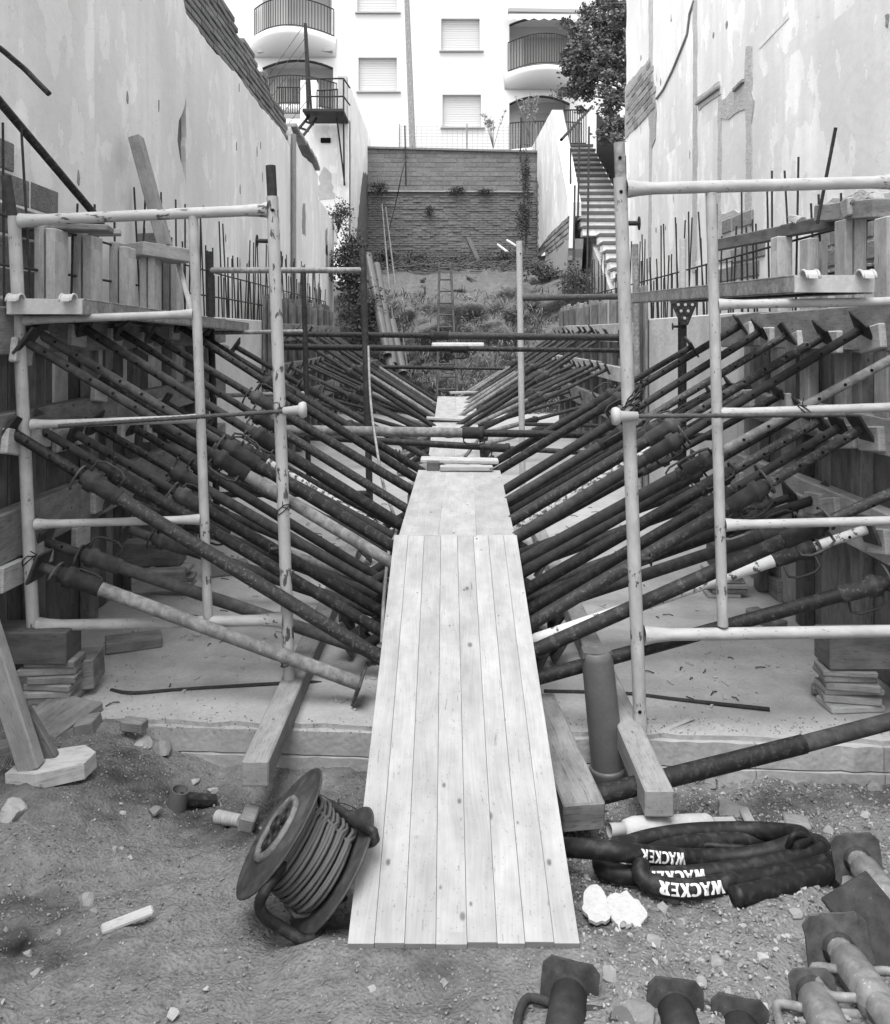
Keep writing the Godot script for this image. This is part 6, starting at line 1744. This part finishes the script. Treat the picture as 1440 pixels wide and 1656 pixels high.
func vegetation():
	var r := RandomNumberGenerator.new()
	r.seed = 99
	# tree behind the white wall's corner
	var t := thing("evergreen_tree", Vector3(4.6, 1.5, -17.6), "dark dense evergreen tree overhanging the stair", "tree")
	var trunk := [Vector3(4.75, 1.5, -18.5), Vector3(4.7, 4.0, -18.4), Vector3(4.55, 6.5, -18.3), Vector3(4.3, 9.0, -18.2)]
	part(t, "trunk", sweepm(curve(trunk, 0.3), 0.17, 10, false, 0.06), Transform3D(), M.bark)
	var limbs := begin(true)
	var st := begin()
	var cl := [Vector3(3.615,9.480,-20.000), Vector3(4.077,9.557,-20.000), Vector3(3.581,8.568,-19.000), Vector3(3.913,8.311,-18.500), Vector3(3.202,8.097,-18.500), Vector3(3.531,7.572,-18.000), Vector3(3.877,7.434,-18.000), Vector3(3.046,7.503,-18.000), Vector3(2.912,7.808,-18.200), Vector3(3.254,7.226,-18.000), Vector3(3.567,6.865,-17.500), Vector3(3.837,6.595,-17.500), Vector3(3.010,7.220,-18.200), Vector3(2.886,7.533,-18.300), Vector3(3.635,6.259,-17.500), Vector3(3.788,5.964,-17.400), Vector3(2.972,7.000,-18.400), Vector3(3.600,8.305,-19.500), Vector3(4.015,8.542,-18.000), Vector3(4.154,7.711,-18.000), Vector3(4.176,6.820,-17.800), Vector3(3.468,9.018,-19.600), Vector3(3.923,9.942,-20.000), Vector3(4.092,9.665,-19.000), Vector3(3.926,5.812,-17.600), Vector3(3.606,8.348,-18.600), Vector3(3.710,7.920,-18.200), Vector3(3.946,8.788,-19.000)]
	for c in cl:
		var from: Vector3 = trunk[1].lerp(trunk[3], clampf((c.y - 4.5) / 5.0, 0.0, 1.0))
		add_sweep(limbs, [from, from.lerp(c, 0.5) + Vector3(0, 0.1, 0), c], 0.045, 5, false, 0.012)
		for k in 9:
			var sub := Vector3(r.randfn(0, 0.2), r.randfn(0, 0.16), r.randfn(0, 0.2))
			add_leaves(st, c + sub, Vector3(0.18, 0.14, 0.18), 75, 0.095, r)
	part(t, "limbs", done(limbs), Transform3D(), M.bark)
	part(t, "crown", done(st), Transform3D(), M.leaf)
	# shrubs and weeds: centre, spread, leaves, size, name, label
	for q in [
		[Vector3(-2.011,3.702,-15.200), Vector3(0.28, 0.3, 0.25), 420, 0.06, "M.weed", "wall_shrub", "leafy shrub at the broken end of the streaked wall"],
		[Vector3(-1.788,3.095,-15.000), Vector3(0.38, 0.45, 0.3), 650, 0.07, "M.weed", "wall_shrub", "dark overgrown shrub at the foot of the white outbuilding"],
		[Vector3(2.068,5.599,-21.000), Vector3(0.18, 0.9, 0.2), 520, 0.06, "M.weed", "climbing_weed", "climbing weed in the corner between brick wall and parapet"],
		[Vector3(2.000,4.249,-20.000), Vector3(0.25, 0.8, 0.3), 480, 0.07, "M.weed", "climbing_weed", "dry creeper below the corner of the brick wall"],
		[Vector3(0.300,5.353,-21.700), Vector3(0.3, 0.1, 0.1), 160, 0.06, "M.weed", "wall_tuft", "dark weed tuft in the ledge of the brick wall"],
		[Vector3(-0.384,4.818,-21.700), Vector3(0.16, 0.13, 0.1), 120, 0.06, "M.weed", "wall_tuft", "round weed tuft on the bare face of the brick wall"],
		[Vector3(1.052,5.319,-21.700), Vector3(0.25, 0.08, 0.1), 120, 0.06, "M.weed", "wall_tuft", "flat weed tuft near the climbing weed on the brick wall"],
		[Vector3(-1.737,5.367,-21.500), Vector3(0.3, 0.2, 0.15), 220, 0.07, "M.weed", "wall_tuft", "weed tuft at the outbuilding end of the brick wall"],
		[Vector3(-1.462,3.326,-20.000), Vector3(0.4, 0.3, 0.3), 420, 0.08, "M.weed", "wall_shrub", "dry bushy weed on the ledge above the drain pipes"],
		[Vector3(-1.674,2.611,-14.700), Vector3(0.4, 0.8, 0.3), 1100, 0.08, "M.weed", "wall_shrub", "tall dark weed thicket between the streaked wall and the drain pipes"],
		[Vector3(-1.485,1.590,-14.300), Vector3(0.35, 0.7, 0.3), 800, 0.08, "M.weed", "wall_shrub", "dark weed thicket at the foot of the drain pipes"],
		[Vector3(2.043,2.565,-16.600), Vector3(0.5, 0.35, 0.4), 700, 0.08, "M.weed", "wall_shrub", "dark weeds below the brick end of the stair parapet"],
		[Vector3(2.547,2.250,-15.400), Vector3(0.4, 0.5, 0.4), 700, 0.08, "M.weed", "wall_shrub", "dark weeds at the foot of the outdoor stair"],
		[Vector3(0.622,3.282,-20.200), Vector3(0.9, 0.12, 0.3), 420, 0.07, "M.weed", "wall_shrub", "low tangle of dark stalks along the ledge under the mesh"],
		[Vector3(1.554,3.345,-20.200), Vector3(0.6, 0.2, 0.3), 420, 0.07, "M.weed", "wall_shrub", "dark tangle of stalks by the white board ends"],
		[Vector3(-0.685,3.338,-19.800), Vector3(0.35, 0.16, 0.3), 260, 0.07, "M.weed", "wall_shrub", "low dark weed heap on the bank ledge"],
	]:
		var b := begin()
		var c: Vector3 = q[0]
		var v: Vector3 = q[1]
		var o := thing(q[5], c - Vector3(0, v.y, 0), q[6], "shrub")
		for k in 6:
			add_leaves(b, c + Vector3(r.randf_range(-0.5, 0.5) * v.x, r.randf_range(-0.6, 0.6) * v.y, r.randf_range(-0.5, 0.5) * v.z), v * 0.65, int(q[2] / 6.0 * 2.0), q[3] * 0.8, r)
		part(o, "foliage", done(b), Transform3D(), M.weed)
		var tw := begin()
		for k in 9:
			var d := Vector3(r.randf_range(-1, 1) * v.x, r.randf_range(0.1, 1.1) * v.y, r.randf_range(-0.5, 0.5) * v.z)
			add_sweep(tw, [c - Vector3(0, v.y, 0), c + d * 0.4, c + d * 1.1], 0.008, 4, false, 0.003)
		part(o, "twigs", done(tw), Transform3D(), M.bark)
	# young plants on top of the brick wall
	for q in [[Vector3(1.314,6.534,-21.900), 1.05, 7], [Vector3(2.264,6.813,-21.800), 1.25, 9]]:
		var base: Vector3 = q[0]
		var o := thing("young_plant", base, "slender young plant on top of the brick boundary wall", "plant", "young plants on the wall")
		var sm := begin(true)
		var lf := begin()
		for k in int(q[2]):
			var tip := base + Vector3(r.randf_range(-0.35, 0.35), q[1] * r.randf_range(0.5, 1.0), r.randf_range(-0.1, 0.1))
			var m := base.lerp(tip, 0.5) + Vector3(0, 0.08, 0)
			add_sweep(sm, [base, m, tip], 0.008, 4, false, 0.004)
			for e in 9: add_leaves(lf, m.lerp(tip, r.randf()), Vector3(0.05, 0.05, 0.05), 4, 0.06, r)
		part(o, "stems", done(sm), Transform3D(), M.weed_pale)
		part(o, "leaves", done(lf), Transform3D(), M.weed_pale)
	var lt := begin()
	for k in 1600:
		var p := Vector3(r.randf_range(-2.0, 2.3), 0, -r.randf_range(18.6, 21.7))
		p.y = 2.93 + (-p.z - 18.6) * 0.14 + r.randf_range(0.0, 0.14)
		var l := r.randf_range(0.1, 0.5)
		add_sweep(lt, [p, p + Vector3(r.randf_range(-1, 1), r.randf_range(-0.15, 0.35), r.randf_range(-0.4, 0.4)) * l], r.randf_range(0.006, 0.016), 4)
	tag(part(self, "ledge_litter", done(lt), Transform3D(), M.bark), "dark tangle of sticks and dead stalks along the ledge", "litter", "", "stuff")
	for k in 26:
		var p := Vector3(r.randf_range(-1.9, 2.6), 0, -r.randf_range(15.0, 16.1))
		p.y = clampf(2.45 * (-p.z - 15.0) / 0.9, 0.1, 2.5) + 0.05
		var s := r.randf_range(0.12, 0.34)
		var o := part(self, "bank_boulder", stonem(k % 9, 0.7), Transform3D(Basis.from_euler(Vector3(r.randf(), r.randf() * TAU, r.randf())).scaled(Vector3.ONE * s), p), M.bank)
		tag(o, "rough clod sticking out of the earth bank", "clod", "clods in the earth bank")
	# rough growth on the bank
	var g := begin()
	for k in 5200:
		var d := r.randf_range(14.85, 15.75)
		var yy := lerpf(0.0, 2.2, clampf((d - 14.85) / 0.9, 0, 1)) + r.randf_range(-0.25, 0.2)
		var p := Vector3(r.randf_range(-2.1, 2.9), yy, -d)
		var l := r.randf_range(0.06, 0.24)
		add_blade(g, p, p + Vector3(r.randf_range(-0.1, 0.1), l * r.randf_range(-0.6, 1.0), l * 0.6), 0.008)
	var bg := part(self, "bank_grass", done(g), Transform3D(), M.weed)
	tag(bg, "dry dark grass and roots matted over the earth bank", "grass", "", "stuff")
	var g2 := begin()
	for k in 3000:
		var d := r.randf_range(14.85, 15.75)
		var yy := lerpf(0.0, 2.2, clampf((d - 14.85) / 0.9, 0, 1)) + r.randf_range(-0.25, 0.2)
		var p := Vector3(r.randf_range(-2.1, 2.9), yy, -d)
		var l := r.randf_range(0.05, 0.2)
		add_blade(g2, p, p + Vector3(r.randf_range(-0.1, 0.1), l * r.randf_range(-1.0, 0.8), l * 0.6), 0.007)
	var bh := part(self, "bank_straw", done(g2), Transform3D(), M.weed_pale)
	tag(bh, "pale straw and dead stalks on the earth bank", "straw", "", "stuff")
